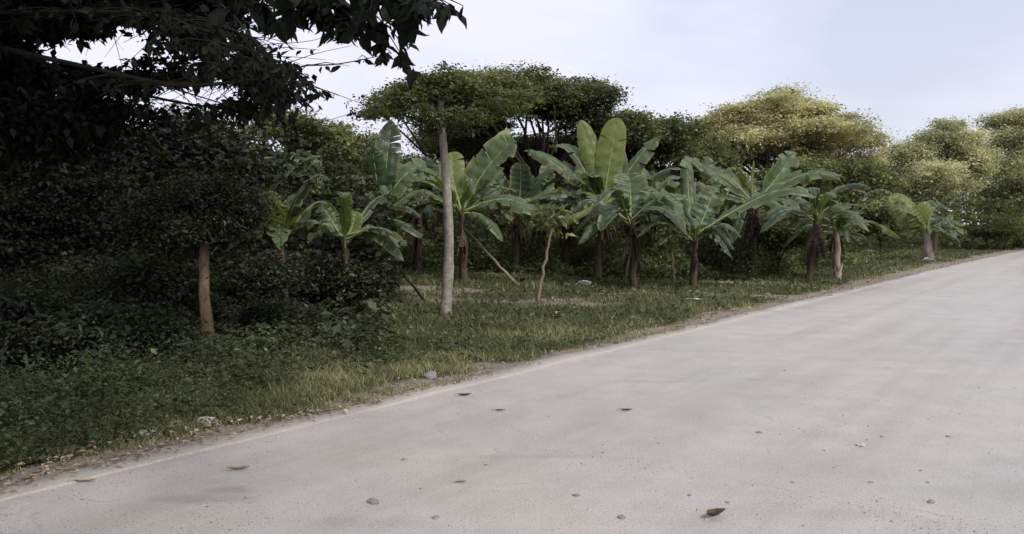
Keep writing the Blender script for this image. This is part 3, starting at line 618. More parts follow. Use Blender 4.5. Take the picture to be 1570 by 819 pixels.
    # keep the lower right of the crown inside the photo's outline
    hole |= (q[:, 1] > 0.5) & (v > 12) & (u > 385 + 110 * np.clip((v - 60) / 60, 0, 1)) & (v < 215)
    hole |= (q[:, 1] > 0.5) & (u > 400) & (v > -30) & (v <= 215) & ~((v > 90) & (u < 490))
    p = p[~hole]; wh = wh[~hole]; dd = dd[~hole]
    me = scatter('crown', p, frames(len(p), rng, 0.3, 0.8, dd, 0.2), 0.10 * rng.uniform(.6, 1.3, len(p)), 0.5, rng, rnd=np.clip(rng.normal(.4, .15, len(cc))[wh] + rng.normal(0, .1, len(p)), 0, 1))
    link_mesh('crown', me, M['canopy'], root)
    for c in ((-6, 6.5, 6.0), (-3.2, 9.5, 6.3), (-8.5, 10, 5.8), (-3.8, 3.2, 5.4), (-7.5, 2.2, 4.8), (-3.0, 0.0, 5.6), (-5, 12.5, 6.2)):
        c = np.array(c) - b; mb.tube([s2, (s2 + c) / 2 + np.array([0, 0, .3]), c], [.13, .09, .04], 7)
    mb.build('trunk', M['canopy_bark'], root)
canopy()

# ------------------------------------------------------------------ banana plants
def banana_leaf(mb_, C0, T, arch, width, roll, rng, fold=0.35, tear=0.3, pet=0.14, mi=0, droop_edge=0.25):
    C0 = np.array(C0, float); T = np.array(T, float); L_ = np.linalg.norm(T - C0)
    ctrl = (C0 + T) / 2 + np.array([0, 0, arch * L_]); n = 34
    wob = rng.normal(0, .035, 3) * L_; drp = min(.16, .5 * arch + .02) * L_ * rng.uniform(.6, 1.3)
    def bz(f): return (1 - f) ** 2 * C0 + 2 * f * (1 - f) * ctrl + f * f * T + wob * math.sin(f * math.pi * 1.6) * f + np.array([0, 0, drp]) * (math.sin(math.pi * f) - .0) * f
    def tn(f): v = bz(min(1, f + .01)) - bz(max(0, f - .01)); return v / np.linalg.norm(v)
    want = np.array([0, 0, 1.0]) * math.cos(roll) + np.array([0.0, -1.0, 0]) * math.sin(roll)   # which way the upper face looks
    fs = np.linspace(0, 1, n + 1); K = 4
    def frame(f):
        t = tn(f); u = want + np.array([0.02, 0, 0]); u = u - t * np.dot(u, t)
        if np.linalg.norm(u) < 0.15: u = u + np.array([0, -1.0, 0]) * 0.3; u = u - t * np.dot(u, t)
        u /= np.linalg.norm(u); s = np.cross(t, u)
        return t, s, u
    def wid(f):
        if f < pet: return 0.012
        g = (f - pet) / (1 - pet); return width * 0.5 * (min(1, (g / 0.16)) ** 0.6) * (1 - max(0, (g - 0.55) / 0.45) ** 2.2) ** 0.75 + 0.004
    # midrib
    pts = [bz(f) - frame(f)[2] * 0.006 for f in fs[::2]]; rr = [0.024 * (1 - f) ** 0.8 * (0.6 + width) + 0.003 for f in fs[::2]]
    mb_.tube(pts, rr, 5, mi=1)
    i0 = int(pet * n)
    for sd in (-1, 1):
        i = i0
        while i < n:
            run = min(n - i, 1 + rng.geometric(min(0.95, tear + 0.02)))
            dr = rng.normal(0, 0.2) * (1 if tear > 0.1 else 0.3); wf = rng.uniform(0.92, 1.04); gap = rng.uniform(.0, .05)
            V = []; al = []; acr = []
            for q in range(run + 1):
                f = fs[i + q]; t, s, u = frame(f); p = bz(f); w_ = wid(f) * wf
                sh = (0.5 - q / run) * gap
                for k in range(K + 1):
                    a = k / K; fo = fold * a - (droop_edge + dr) * a * a * 1.6 + 0.035 * math.sin(f * 48 + a * 4 + sd) + .06 * a * math.sin(f * 9 + wob[0] * 90 + sd)
                    V.append(p + s * sd * w_ * a * math.cos(min(1.2, abs(fo))) + u * w_ * fo + t * (a * sh + a * w_ * 0.35))
                    al.append(f * L_ * 0.4); acr.append(a)
            Fs = []
            for q in range(run):
                for k in range(K):
                    o = q * (K + 1) + k; Fs.append((o, o + 1, o + K + 2, o + K + 1) if sd > 0 else (o, o + K + 1, o + K + 2, o + 1))
            mb_.add(V, Fs, mi, along=al, across=acr); i += run
def banana(label, base, crown, leaves, seed, d=None, trunk_r=0.10, stem='pseudostem', dry=7, group='banana plants on the plot', extra=10):
    """leaves: (tip px, tip py, depth offset, width m, arch, roll deg, material)"""
    rng = np.random.RandomState(seed)
    b = GG(*base) if d is None else GX(base[0], d); d = b[1]; b[2] = float(gz(b[0], b[1])) - 0.02
    cr = P(crown[0], crown[1], d) - b
    root = empty('banana_plant', b, label, 'banana plant', group)
    mb = MB(); n = 12; pts = [np.array([0, 0, -.08])] + [cr * (k / n) + np.array([.02 * math.sin(k * 1.1 + seed), 0, 0]) * (k > 0) * (k < n) for k in range(n + 1)]
    trunk_r *= .78 if trunk_r < .2 else .8; rad = [trunk_r * 1.25] + [trunk_r * (1.18 - 0.55 * (k / n)) * (1 + .07 * (k % 2)) for k in range(n + 1)]
    mb.tube(pts, rad, 12, rough=.07, rng=rng)
    for q in range(7):                      # loose leaf sheaths round the stem
        f = rng.uniform(.15, .95); a = rng.uniform(0, 6.28); p = cr * f; r = trunk_r * (1.25 - .55 * f); u = np.array([math.cos(a), math.sin(a), 0]); s_ = np.array([-u[1], u[0], 0]) * r * .7; hgt = rng.uniform(.15, .35)
        mb.add([p + u * r - s_, p + u * r * 1.05 + s_, p + u * r * 1.5 + s_ * .3 + np.array([0, 0, hgt]), p + u * r * 1.4 - s_ * .3 + np.array([0, 0, hgt])], [(0, 1, 2, 3)])
    mb.build('trunk', M[stem], root)
    for (tx, ty, dd, wd, arch, roll, mk) in leaves:
        T = P(tx, ty, d + dd) - b; m_ = MB()
        c0 = cr + np.array([rng.uniform(-.03, .03), rng.uniform(-.03, .03), rng.uniform(-.12, .03)])
        up = mk == 'banY' and roll > 60
        banana_leaf(m_, c0, T, arch, wd * .95, R(roll), rng, tear=(0.08 if mk == 'banY' else rng.uniform(.14, .4)), fold=rng.uniform(.2, .5), droop_edge=rng.uniform(.15, .5))
        m_.build('leaf', [M[mk], M['rib']], root)
        hh = max(1.2, cr[2])
    for q in range(extra):                  # the rest of the plant's leaves, spread round the crown
        a = q * 2.4 + seed * 1.7 + rng.uniform(-.3, .3); L_ = rng.uniform(.8, 1.25) * min(2.3, .55 + .55 * hh); el = rng.uniform(-.45, .55)
        T = cr + np.array([math.cos(a) * L_ * math.cos(el), math.sin(a) * L_ * math.cos(el), L_ * math.sin(el)])
        m_ = MB(); banana_leaf(m_, cr + np.array([0, 0, rng.uniform(-.25, 0)]), T, rng.uniform(.22, .42), rng.uniform(.34, .54) * min(1, hh / 2.3), R(rng.uniform(0, 25)), rng, tear=rng.uniform(.1, .4), fold=rng.uniform(.1, .4), droop_edge=rng.uniform(.3, .6))
        m_.build('leaf', [M['banD' if q % 3 == 0 else 'ban'], M['rib']], root)
    for q in range(dry):                    # dead leaves hanging down along the stem
        a = rng.uniform(0, 6.28); L_ = rng.uniform(.5, .95) * min(1.2, cr[2] * .7); o = np.array([math.cos(a), math.sin(a), 0]) * rng.uniform(.12, .4)
        m_ = MB(); c0 = cr * rng.uniform(.72, .97)
        banana_leaf(m_, c0, c0 + o - np.array([0, 0, L_]), .28, rng.uniform(.12, .26), rng.uniform(-1, 1), rng, tear=.6, fold=-.5, droop_edge=.9, pet=.2)
        m_.build('dry_leaf', [M['dry'], M['dry']], root)
    return root

banana('banana plant with tall upright yellow green leaves, highest of the middle clump', (915, 408), (925, 310), [
    (893, 183, .3, .62, .02, 88, 'banY'), (946, 186, .0, .85, .02, 92, 'banY'), (1012, 216, .2, .6, .10, 35, 'ban'), (848, 219, .8, .5, .22, 20, 'ban'),
    (862, 258, -.6, .6, .06, 40, 'ban'), (812, 302, -1.0, .55, .10, 15, 'ban'), (805, 236, .7, .6, .14, 30, 'ban'), (985, 262, .9, .55, .22, 25, 'ban'), (880, 352, -1.2, .5, .25, 30, 'banY'), (1000, 330, .8, .5, .2, 10, 'banD')], 1, d=22.5, trunk_r=.13, dry=7)
banana('banana plant with ragged brown trunk and broad dark leaves, right of the tallest one', (972, 443), (968, 335), [
    (966, 262, .5, .95, .0, 90, 'ban'), (1058, 276, .4, .55, .20, 15, 'ban'), (1050, 303, -.6, .5, .22, 18, 'ban'), (1030, 352, -.4, .6, .35, 5, 'banD'), (905, 335, -.5, .5, .25, 10, 'banD'), (880, 300, .6, .5, .15, 25, 'ban'), (1010, 385, .3, .5, .45, 10, 'banD'), (925, 350, -.9, .45, .4, 10, 'banD')], 2, trunk_r=.11, dry=9)
banana('forked-looking banana plant with bare trunk, pale stalks and one long leaf reaching right', (1063, 442), (1066, 358), [
    (1098, 288, .3, .75, .0, 88, 'ban'), (1266, 302, -.4, .55, .20, 28, 'ban'), (1040, 300, .5, .5, .02, 80, 'ban'), (1048, 242, .8, .5, .05, 60, 'ban'), (985, 292, .3, .5, .22, 20, 'ban'), (1125, 395, -.3, .4, .35, 5, 'banD'), (1000, 385, -.2, .35, .3, 5, 'banD'), (1020, 320, -.5, .4, .12, 30, 'ban')], 3, trunk_r=.105, dry=1)
banana('thick dark-trunked banana plant with wide spread leaves and a rolled upright new leaf', (1154, 425), (1157, 312), [
    (1044, 243, .3, .62, .10, 30, 'ban'), (1152, 246, 0, .10, .0, 90, 'banY'), (1224, 234, .6, .75, .02, 80, 'ban'), (1287, 267, -.3, .6, .16, 30, 'ban'), (1090, 258, .9, .55, .12, 40, 'ban'), (1060, 330, -.6, .5, .25, 15, 'ban'), (1238, 330, .5, .5, .3, 10, 'banD'), (1120, 372, -.7, .4, .4, 5, 'banD')], 4, trunk_r=.15, dry=10)
banana('banana plant with a folded drooping leaf beside dry scraps, right of the thick trunk', (1240, 405), (1252, 330), [
    (1228, 316, -.3, .55, .5, 15, 'ban'), (1296, 318, -.1, .45, .35, 15, 'ban'), (1333, 325, .4, .35, .16, 5, 'ban'), (1205, 350, .6, .4, .3, 5, 'banD'), (1275, 300, .6, .45, .1, 50, 'ban')], 5, d=22, trunk_r=.10, dry=7)
banana('small banana plant with pale stub trunk and flat leaves reaching right', (1284, 392), (1284, 350), [
    (1364, 352, -.2, .5, .16, 12, 'ban'), (1380, 358, .5, .45, .10, 8, 'ban'), (1320, 335, .6, .4, .2, 30, 'ban'), (1240, 358, .2, .4, .2, 20, 'ban'), (1300, 372, -1.0, .4, .3, 10, 'banD')], 6, d=23.5, trunk_r=.13, stem='pale_stem', dry=2)
banana('short banana plant standing apart at the far right near the end of the road', (1425, 386), (1420, 352), [
    (1365, 304, .3, 1.3, .05, 75, 'banY'), (1404, 318, -.3, 1.3, .0, 90, 'banY'), (1440, 312, .3, 1.1, .25, 50, 'ban'), (1477, 341, -.2, .8, .12, 15, 'ban'), (1480, 357, .3, .8, .14, 12, 'ban'), (1473, 367, -.6, .8, .18, 12, 'ban'), (1375, 360, .2, .5, .2, 15, 'ban')], 7, d=36.5, trunk_r=.24, stem='pale_stem', dry=0)
banana('banana plant right of the slim pale trunk, with a broad arching leaf rising right', (711, 432), (708, 322), [
    (783, 216, .1, .9, .06, 55, 'ban'), (790, 188, 1.2, .5, .0, 88, 'banY'), (686, 232, .6, .7, .05, 70, 'banY'), (606, 262, -.4, .65, .14, 35, 'ban'), (640, 300, -.8, .6, .25, 25, 'ban'), (832, 322, -.6, .7, .16, 25, 'ban'), (770, 370, -.5, .45, .3, 15, 'ban'), (620, 335, .5, .5, .25, 10, 'banD'), (760, 262, .6, .6, .15, 45, 'ban')], 8, trunk_r=.11, stem='pseudostem', dry=3)
banana('banana plant with one tall dark oval leaf standing upright against the sky', (576, 420), (580, 330), [
    (602, 180, .2, .66, .0, 90, 'banD'), (574, 228, -.3, .72, .0, 88, 'banD'), (650, 250, .4, .6, .14, 40, 'ban'), (520, 290, .3, .5, .25, 20, 'banD'), (640, 370, -.5, .5, .3, 10, 'banD'), (510, 330, -.5, .5, .3, 10, 'ban')], 9, d=18.5, trunk_r=.12, dry=4)
banana('low banana plant with yellow green leaves in the shade at left', (432, 440), (430, 362), [
    (402, 290, -.2, .42, .0, 88, 'banY'), (456, 298, .3, .3, .05, 70, 'ban'), (343, 301, .3, .30, .20, 15, 'ban'), (486, 345, -.3, .32, .25, 15, 'ban'), (430, 378, -.8, .3, .3, 10, 'ban'), (440, 318, -.2, .4, .05, 80, 'banY'), (380, 365, -.4, .3, .3, 10, 'banD')], 10, d=12.2, trunk_r=.08, dry=3, extra=4)
banana('low banana plant with a glossy leaf drooping right over the leaning thin pole', (528, 445), (528, 364), [
    (549, 326, .2, .30, .0, 80, 'banY'), (490, 316, .3, .35, .1, 50, 'ban'), (617, 402, -.3, .34, .32, 25, 'ban'), (626, 373, .5, .28, .22, 10, 'banY'), (470, 372, -.3, .3, .3, 10, 'ban'), (490, 345, .2, .32, .2, 25, 'ban'), (575, 352, .6, .3, .2, 20, 'ban')], 11, d=13.2, trunk_r=.08, dry=4, extra=4)
banana('banana plant deep behind, its flat leaves catching light above the low yellow green one', (500, 400), (490, 300), [
    (430, 262, .2, .45, .15, 30, 'ban'), (530, 282, -.3, .5, .15, 30, 'ban'), (450, 236, .4, .5, .05, 60, 'ban'), (400, 250, -.3, .4, .2, 20, 'ban'), (480, 250, .3, .4, .1, 50, 'ban'), (540, 320, -.4, .4, .3, 10, 'ban')], 12, d=18, trunk_r=.11, dry=3)
banana('banana plant deep behind the leaning pale pole, leaves overlapping its neighbours', (790, 398), (795, 315), [
    (745, 262, .2, .6, .12, 40, 'ban'), (850, 262, .2, .6, .15, 35, 'ban'), (730, 300, -.4, .6, .2, 20, 'ban'), (870, 320, -.4, .6, .22, 20, 'ban'), (800, 245, 0, .7, .0, 85, 'banD'), (760, 355, .3, .5, .35, 10, 'ban'), (840, 350, .3, .5, .35, 10, 'banY')], 13, d=23.5, trunk_r=.13, dry=6)
banana('banana plant deep behind the thin staked sapling, with brown ragged skirt', (868, 402), (870, 330), [
    (830, 290, .2, .6, .15, 30, 'ban'), (905, 350, -.3, .5, .3, 10, 'banY'), (820, 340, -.4, .6, .2, 15, 'ban'), (900, 290, .3, .6, .1, 50, 'ban')], 14, d=24.5, trunk_r=.16, dry=10)
banana('banana plant deep behind, between the slim pale trunk and the tall dark oval leaf', (640, 402), (645, 315), [
    (600, 250, .2, .6, .15, 30, 'ban'), (690, 250, .2, .6, .12, 30, 'ban'), (590, 320, -.4, .6, .2, 20, 'ban'), (700, 320, -.3, .6, .25, 15, 'ban'), (650, 240, .2, .7, .05, 70, 'banD'), (610, 350, .3, .5, .35, 10, 'banD')], 15, d=22.5, trunk_r=.12, dry=6)
banana('banana plant deep behind the ragged brown trunk, mostly hidden', (1015, 402), (1015, 318), [
    (980, 262, .2, .6, .15, 30, 'ban'), (1070, 292, .3, .5, .2, 20, 'ban'), (960, 320, -.3, .5, .25, 10, 'banD'), (1060, 340, -.3, .5, .3, 10, 'banD')], 16, d=24.5, trunk_r=.12, dry=6)

for i, (px, d_, cy) in enumerate(((672, 25.5, 318), (748, 26.5, 312), (826, 25.6, 322), (958, 26.0, 310), (1098, 25.5, 320), (1196, 26.5, 322))):
    r_ = random.Random(i)
    banana('back-row banana plant half hidden by nearer ones, ' + ('just left of the slim pale trunk', 'above the top of the leaning pale pole', 'behind the thin pale leaning sapling', 'behind the ragged brown trunk', 'behind the bare banana trunk with pale stalks', 'right of the thick dark banana trunk')[i], (px, 0), (px + 3, cy), [
        (px + r_.uniform(-20, 20), cy - 78, .2, .55, .0, 85, 'ban'), (px - 62, cy - 30, .2, .5, .16, 30, 'ban'), (px + 66, cy - 28, .3, .5, .16, 30, 'ban')], 40 + i, d=d_, trunk_r=.12, dry=4, extra=7)

# ------------------------------------------------------------------ thin poles, sapling
def pole(name, label, a, b_, r, m, d=None, cat='pole'):
    p0 = GG(*a) if d is None else GX(a[0], d); p1 = P(b_[0], b_[1], b_[2]); rng = np.random.RandomState(int(a[0]))
    mb = MB(); n = 9; pts = [(p1 - p0) * k / n + rng.normal(size=3) * .012 * (0 < k < n) for k in range(n + 1)]
    mb.tube(pts, [r * (1 - .35 * k / n) for k in range(n + 1)], 8, rough=.08, rng=rng)
    o = mb.build(name, M[m]); o.location = p0; return tag(o, label, cat, 'thin poles leaning among the plants')
pole('leaning_pole', 'pale wooden pole leaning left from the grass onto the banana plant beside the slim tree', (795, 439), (712, 350, 20.5), .045, 'pole')
pole('leaning_pole', 'thin dark pole leaning under the drooping glossy banana leaf', (652, 462), (596, 392, 15.2), .028, 'bark')
def sapling(label, a, top, r, nl, seed, crown=0.35, leafsz=.16):
    b = GG(*a); d = b[1]; rng = np.random.RandomState(seed); t = P(top[0], top[1], d) - b
    root = empty('sapling', b, label, 'sapling', 'young saplings')
    mb = MB(); n = 10
    pts = [t * k / n + np.array([rng.normal() * .012, 0, 0]) for k in range(n + 1)]; pts[0] = np.array([0, 0, -.05])
    mb.tube(pts, [r * (1.1 - .5 * k / n) for k in range(n + 1)], 8, rough=.08, rng=rng); mb.build('trunk', M['pole'], root)
    p, dd, cc, wh = lobe_leaves([(t + np.array([0, 0, crown * .4]), (crown, crown, crown * .9))], nl, rng, .1, 12, .3, .6)
    me = scatter('crown', p, frames(len(p), rng, .5, .6, dd, .3), leafsz * rng.uniform(.6, 1.3, len(p)), .45, rng)
    link_mesh('crown', me, M['mid'], root)
sapling('thin pale leaning sapling with a small leafy top, in the grass at the middle', (824, 466), (845, 352), .035, 240, 1, .42)
sapling('thin brown sapling between the ragged trunk and the bare banana trunk', (1034, 434), (1030, 376), .04, 260, 2, .5)
sapling('faint thin sapling far behind the leaning pale pole', (800, 402), (790, 345), .05, 200, 3, .5)

# ------------------------------------------------------------------ grass, weeds, litter
rng = np.random.RandomState(90)
def ground_samples(n, x0, x1, y0, y1, pw=1.0):
    """spread points over the plot, denser towards the road the photographer stands on"""
    px = rng.uniform(x0, x1, n); py = y0 + (y1 - y0) * rng.uniform(0, 1, n) ** pw
    d = 1232 * CAMZ / (py - 345.0)
    for _ in range(6):
        x = (px - 785) / F * d; g = np.clip(gz(x, d), 0, 1.2); d = d * .5 + .5 * np.minimum(1232 * (CAMZ - g) / (py - 345.0), 60)
    x = (px - 785) / F * d; return x, d
def blades(name, n, hgt, wid_, mt, label, x0=-220, x1=1780, y0=366, y1=770, pw=1.0, dens=True, thr=.62):
    x, y = ground_samples(n, x0, x1, y0, y1, pw); t = tcoord(x, y); dv_ = dirtval(x, y) + .25 * smoothnoise(x * 3, y * 3, 3)
    cg = smoothnoise(x * 4.5, y * 4.5, 15) + .5 * smoothnoise(x * 11, y * 11, 16)
    ok = ((t > 0.03) & (dv_ < thr + .3 * cg + rng.uniform(-.2, .2, n))) | ((t > -.12) & (t < .35) & (cg > .42) & (rng.uniform(0, 1, n) < .7)); x, y, t = x[ok], y[ok], t[ok]; n = len(x)
    d = np.hypot(x, y); lump = np.clip(1 + .6 * smoothnoise(x * 1.6, y * 1.6, 8) + .45 * smoothnoise(x * 5, y * 5, 18), .25, 2.3) * np.clip(.45 + t * .7, .45, 1)
    h = hgt * rng.uniform(.5, 1.4, n) * lump; w_ = wid_ * np.clip(d / 8, .8, 4.5) * rng.uniform(.7, 1.3, n)
    a = rng.uniform(0, 6.28, n); b_ = rng.uniform(0, 6.28, n); ln = rng.uniform(.15, 1.1, n) * h
    s = np.stack([np.cos(a), np.sin(a), 0 * a], 1) * w_[:, None] / 2; L_ = np.stack([np.cos(b_), np.sin(b_), 0 * a], 1) * ln[:, None]
    p = np.stack([x, y, np.maximum(gz(x, y) - .01, np.where(t < .05, .02, -1))], 1); z = np.zeros((n, 3)); z[:, 2] = h
    V = np.stack([p - s, p + s, p + s * .8 + L_ * .35 + z * .6, p - s * .8 + L_ * .35 + z * .6, p + L_ + z * .95 + s * .12, p + L_ + z * .95 - s * .12], 1)
    Fc = (np.array([[0, 1, 2, 3], [3, 2, 4, 5]])[None] + (np.arange(n) * 6)[:, None, None]).reshape(-1, 4)
    r = np.clip(.42 + .2 * smoothnoise(x * .8, y * .8, 5) + rng.normal(0, .17, n) + .32 * np.exp(-t / .8), 0, 1)  # paler towards the road: drier blades, plus open light painted into the colour
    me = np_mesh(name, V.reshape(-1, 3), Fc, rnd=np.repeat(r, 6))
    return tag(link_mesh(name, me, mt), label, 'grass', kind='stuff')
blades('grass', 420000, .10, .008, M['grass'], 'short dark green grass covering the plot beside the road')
def leafies(name, n, size, mt, label, x0, x1, y0, y1, hmax, thr=.6, pw=1.0, rmean=.45, patch=None):
    x, y = ground_samples(n, x0, x1, y0, y1, pw); t = tcoord(x, y)
    ok = (t > .05) & (dirtval(x, y) < thr)
    if patch is not None: ok &= smoothnoise(x * 1.4, y * 1.4, patch) > rng.uniform(-.5, .6, n)
    x, y, t = x[ok], y[ok], t[ok]; n = len(x); d = np.hypot(x, y)
    if name == 'shade_weeds':
        edge_ = 1 + np.clip((smoothnoise(x * 1.1, y * 1.1, 61) - .0) * 1.2, -1, 1); kp = rng.uniform(0, 1, n) < np.clip((y - 7.2 - edge_) / 2.5, 0, 1) * np.clip((-1.2 - x) / 1.5 + .3 * edge_, 0, 1); x, y, t, d = x[kp], y[kp], t[kp], d[kp]; n = len(x)
    if name == 'tall_weeds':
        kp = rng.uniform(0, 1, n) < np.clip((-1.9 - x + 1.1 * smoothnoise(x * 1.7, y * 1.7, 62)) / 1.3, 0, 1) * np.where(smoothnoise(x * 2.1, y * 2.1, 63) > .35, .25, 1); x, y, t, d = x[kp], y[kp], t[kp], d[kp]; n = len(x)
    hh = hmax * np.clip(.25 + t * .7, .25, 1.2) * np.clip(1 + .9 * smoothnoise(x * 2.4, y * 2.4, 21), .15, 2.4) * np.where(x < 0, 1, .8)
    p = np.stack([x, y, gz(x, y) + hh * rng.uniform(0, 1, n)], 1)
    me = scatter(name, p, frames(n, rng, .8, .2), size * np.clip(d / 8, .8, 2.6) * rng.uniform(.5, 1.2, n) * (1 + 1.2 * (rng.uniform(0, 1, n) < .12)), .6, rng, rnd=np.clip(rng.normal(rmean, .18, n) + .25 * smoothnoise(x * 3, y * 3, 77), 0, 1))
    return tag(link_mesh(name, me, mt), label, 'plants', kind='stuff')
leafies('low_weeds', 130000, .04, M['weed'], 'small broad-leaved weeds growing through the grass', -200, 1750, 370, 770, .13, patch=33)
leafies('tall_weeds', 130000, .038, M['weed'], 'leafy green weeds crowding the road edge on the left', -250, 520, 540, 770, .34, patch=35, rmean=.42)
leafies('shade_weeds', 45000, .06, M['dark'], 'dark leafy ground cover under the trees on the left', -250, 600, 440, 600, .26, rmean=.5)
# fallen leaves
x, y = ground_samples(26000, -150, 1750, 384, 775); t = tcoord(x, y); dv_ = dirtval(x, y)
ok = ((t > -.16) & (t < .7) & (rng.uniform(0, 1, len(x)) < np.clip(1.0 - t * 1.3, .1, 1) * .55)) | ((dv_ > .4) & (t > .2) & (rng.uniform(0, 1, len(x)) < .25)) | ((t > .5) & (rng.uniform(0, 1, len(x)) < .07))
ok &= (smoothnoise(x * 2.2, y * 2.2, 44) > -.1) | (rng.uniform(0, 1, len(x)) < .3)
x, y, t = x[ok], y[ok], t[ok]; n = len(x); d = np.hypot(x, y)
z = np.where(t < .05, .036, gz(x, y) + .02 + .03 * rng.uniform(0, 1, n))
fr = frames(n, rng, 5.0, 0)
CURL = BIG_V * np.array([1, 1, 1.6]) + np.array([0, 0, .08])
me = scatter('leaf_litter', np.stack([x, y, z], 1), fr, .055 * np.clip(d / 9, .8, 2.2) * rng.uniform(.5, 1.5, n), .6, rng, CURL, BIG_F, rnd=np.clip(rng.normal(.45, .25, n), 0, 1))
tag(link_mesh('leaf_litter', me, M['litter']), 'scattered dry brown leaves along the road edge', 'leaves', kind='stuff')

# ------------------------------------------------------------------ small things lying about
def stone(label, px, py, wpx, m='stone', flat=.28, group='stones on the road'):
    p = GG(px, py); r = wpx / 2 * p[1] / F; rng = np.random.RandomState(int(px * 7 + py)); V = []; n, k = 9, 5
    for i in range(1, k):
        ph = math.pi * i / k
        for j in range(n):
            th = 2 * math.pi * j / n; q = r * rng.uniform(.78, 1.12)
            V.append((q * math.sin(ph) * math.cos(th), q * .72 * math.sin(ph) * math.sin(th), q * math.cos(ph) * flat))
    V += [(0, 0, r * flat), (0, 0, -r * flat)]; Fs = []
    for i in range(k - 2):
        for j in range(n): Fs.append((i * n + j, (i + 1) * n + j, (i + 1) * n + (j + 1) % n, i * n + (j + 1) % n))
    for j in range(n): Fs += [(len(V) - 2, j, (j + 1) % n), (len(V) - 1, (k - 2) * n + (j + 1) % n, (k - 2) * n + j)]
    mb = MB(); mb.add(V, Fs); o = mb.build('stone', M[m], smooth=False); o.location = (p[0], p[1], r * flat * .35 + (float(gz(p[0], p[1])) if tcoord(p[0], p[1]) > 0 else 0)); o.rotation_euler.z = rng.uniform(0, 3)
    return tag(o, label, 'stone', group)
def dleaf(label, px, py, wpx, rot, m='deadleaf', asp=.4, curl=.5, group='dry leaves on the road', name='dry_leaf_scrap', cat='leaf'):
    p = GG(px, py); L_ = wpx * p[1] / F; rng = np.random.RandomState(int(px * 3 + py)); V = []; n = 9; k = 4
    for i in range(n + 1):
        f = i / n; w_ = L_ * asp * .5 * math.sin(math.pi * min(1, f * .96 + .03)) ** .8
        for j in range(-k, k + 1):
            a = j / k; V.append(((f - .5) * L_, a * w_ + L_ * .10 * math.sin(f * 4), abs(a) ** 1.6 * w_ * curl * 1.6 + L_ * .14 * (2 * f - 1) ** 2 * curl * 2 + rng.uniform(0, .03) * L_))
    q = 2 * k + 1; Fs = [(i * q + j, (i + 1) * q + j, (i + 1) * q + j + 1, i * q + j + 1) for i in range(n) for j in range(q - 1)]
    mb = MB(); mb.add(V, Fs)
    mb.tube([(-.5 * L_, L_ * 0, L_ * .28 * curl), (-.62 * L_, -.02 * L_, L_ * .2), (-.75 * L_, -.06 * L_, .02 * L_)], [L_ * .014, L_ * .012, L_ * .008], 5)
    o = mb.build(name, M[m]); o.location = (p[0], p[1], .004 + (float(gz(p[0], p[1])) + .05 if tcoord(p[0], p[1]) > 0 else 0)); o.rotation_euler.z = R(rot)
    return tag(o, label, cat, group)
dleaf('curled dark brown dry leaf lying on the road at the bottom, the largest one', 1097, 803, 40, 35, 'deadleaf', .35, .8)
dleaf('long tan curled leaf on the road near the left roadside', 366, 727, 34, 20, 'tanleaf', .28, .6)
dleaf('small dry leaf on the road just below the kerb, left of the lowest middle grass', 712, 610, 22, 10, 'deadleaf', .3, .5)
dleaf('grey-brown flat leaf on the road right of the small kerbside leaf', 766, 633, 18, 8, 'deadleaf', .25, .3)
dleaf('dry sliver on the road at centre, below the forked banana plant', 960, 633, 20, 5, 'deadleaf', .3, .4)
dleaf('pale tan leaf scrap on the road near the bottom centre', 706, 748, 20, 8, 'tanleaf', .4, .3)
dleaf('fallen pale leaf lying on the grass verge below the bare banana trunk', 1068, 467, 24, -20, 'white', .35, .6, None)
dleaf('small brown leaf at the left end of the kerb', 130, 745, 34, 12, 'tanleaf', .22, .4)
dleaf('crumpled white scrap in the grass behind the verge at the middle', 897, 443, 22, -15, 'white', .5, 1.0, None, 'white_scrap', 'litter')
dleaf('crumpled pale scrap on the verge before the short banana plant at far right', 1424, 403, 14, 0, 'white', .6, .8, None, 'white_scrap', 'litter')
stone('large flat blue-grey stone on the road, lower left of centre', 573, 777, 26, flat=.35)
stone('small round dark pebble right of the large flat blue-grey stone', 645, 757, 8)
stone('dark pebble on the road above the large flat blue-grey stone', 620, 713, 13)
stone('dark flat pebble at the bottom, right of the large blue-grey stone', 668, 805, 16, flat=.3)
stone('small pebble on the road at centre', 745, 721, 8)
stone('flat brownish pebble on the road, lower centre', 884, 770, 14, flat=.3)
stone('grey flat pebble on the road at the bottom centre', 953, 798, 18, flat=.35)
stone('small pebble left of the curled dark leaf', 903, 792, 10, 'palestone')
stone('lone dark pebble high on the road, right of centre', 1203, 571, 5)
stone('flat dark pebble in the middle of the right-hand road', 1164, 666, 11, flat=.3)
stone('pale chip on the road with a dark edge, right of centre', 1319, 686, 18, 'palestone', .3)
stone('small pebble beside the pale chip', 1352, 670, 9, flat=.3)
stone('brown pebble right of the pale chip', 1454, 674, 9, flat=.35)
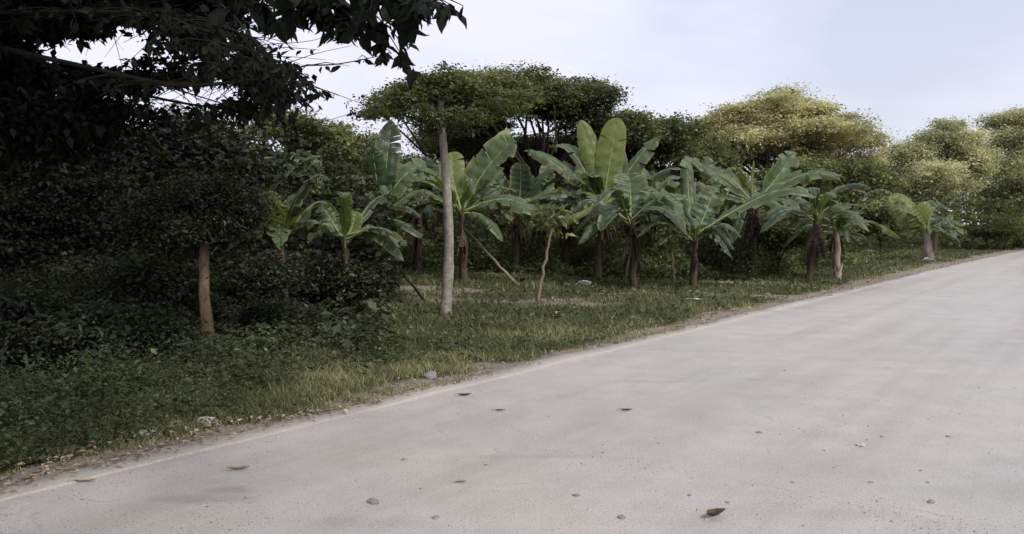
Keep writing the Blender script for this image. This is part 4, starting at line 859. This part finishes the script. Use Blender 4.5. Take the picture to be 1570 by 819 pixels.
stone('small pebble right of the lower right road middle', 1412, 722, 7)
stone('flat pebble below the pale chip', 1335, 745, 9)
stone('pebble at the right, lowest but one', 1422, 745, 8)
stone('large grey pebble at the lower right corner of the road', 1427, 781, 15, flat=.4)
stone('small pebble right above the curled dark leaf', 1115, 779, 9)
stone('small brown pebble left of the curled dark leaf, above it', 1057, 763, 10, flat=.3)
stone('small pebble straight above the curled dark leaf by some distance', 1215, 740, 7)
for (px, py, wp, lab) in ((228, 678, 30, 'pale broken stone on the verge at the far left of the kerb'), (268, 664, 34, 'pale flat stone half hidden by weeds on the left verge'), (318, 658, 38, 'largest pale flat stone on the left verge'), (345, 652, 20, 'pale stone beside the largest one on the left verge'), (660, 582, 24, 'dark stone among fallen leaves on the middle verge')):
    stone(lab, px, py - 3, wp * 1.35, 'stone' if px == 660 else 'palestone', .4, 'stones along the verge')

# fine grit strewn over the road in drifts
rng = np.random.RandomState(400); px = rng.uniform(-100, 1700, 9000); py = 400 + 430 * rng.uniform(0, 1, 9000) ** .7
d = 1232 * CAMZ / (py - 345.0); x = (px - 785) / F * d; t = tcoord(x, d)
ok = (t < -.24) & (t > -7.8) & ((smoothnoise(x * 1.5, d * 1.5, 51) + .5 * smoothnoise(x * 5, d * 5, 52) > .25) | (rng.uniform(0, 1, len(x)) < .12) | (t > -.6))
x, d = x[ok], d[ok]; n = len(x); fr = frames(n, rng, .2, 0)
OCT_V = np.array([[.5, 0, 0], [-.5, 0, 0], [0, .4, 0], [0, -.4, 0], [0, 0, .35], [0, 0, -.35]])
OCT_F = np.array([[0, 2, 4], [2, 1, 4], [1, 3, 4], [3, 0, 4], [2, 0, 5], [1, 2, 5], [3, 1, 5], [0, 3, 5]])
me = scatter('grit', np.stack([x, d, np.full(n, .002)], 1), fr, rng.uniform(.003, .009, n) * (1 + (rng.uniform(0, 1, n) < .05)), 1.0, rng, OCT_V, OCT_F)
tag(link_mesh('grit', me, M['stone']), 'fine grit scattered on the road surface', 'grit', kind='stuff')
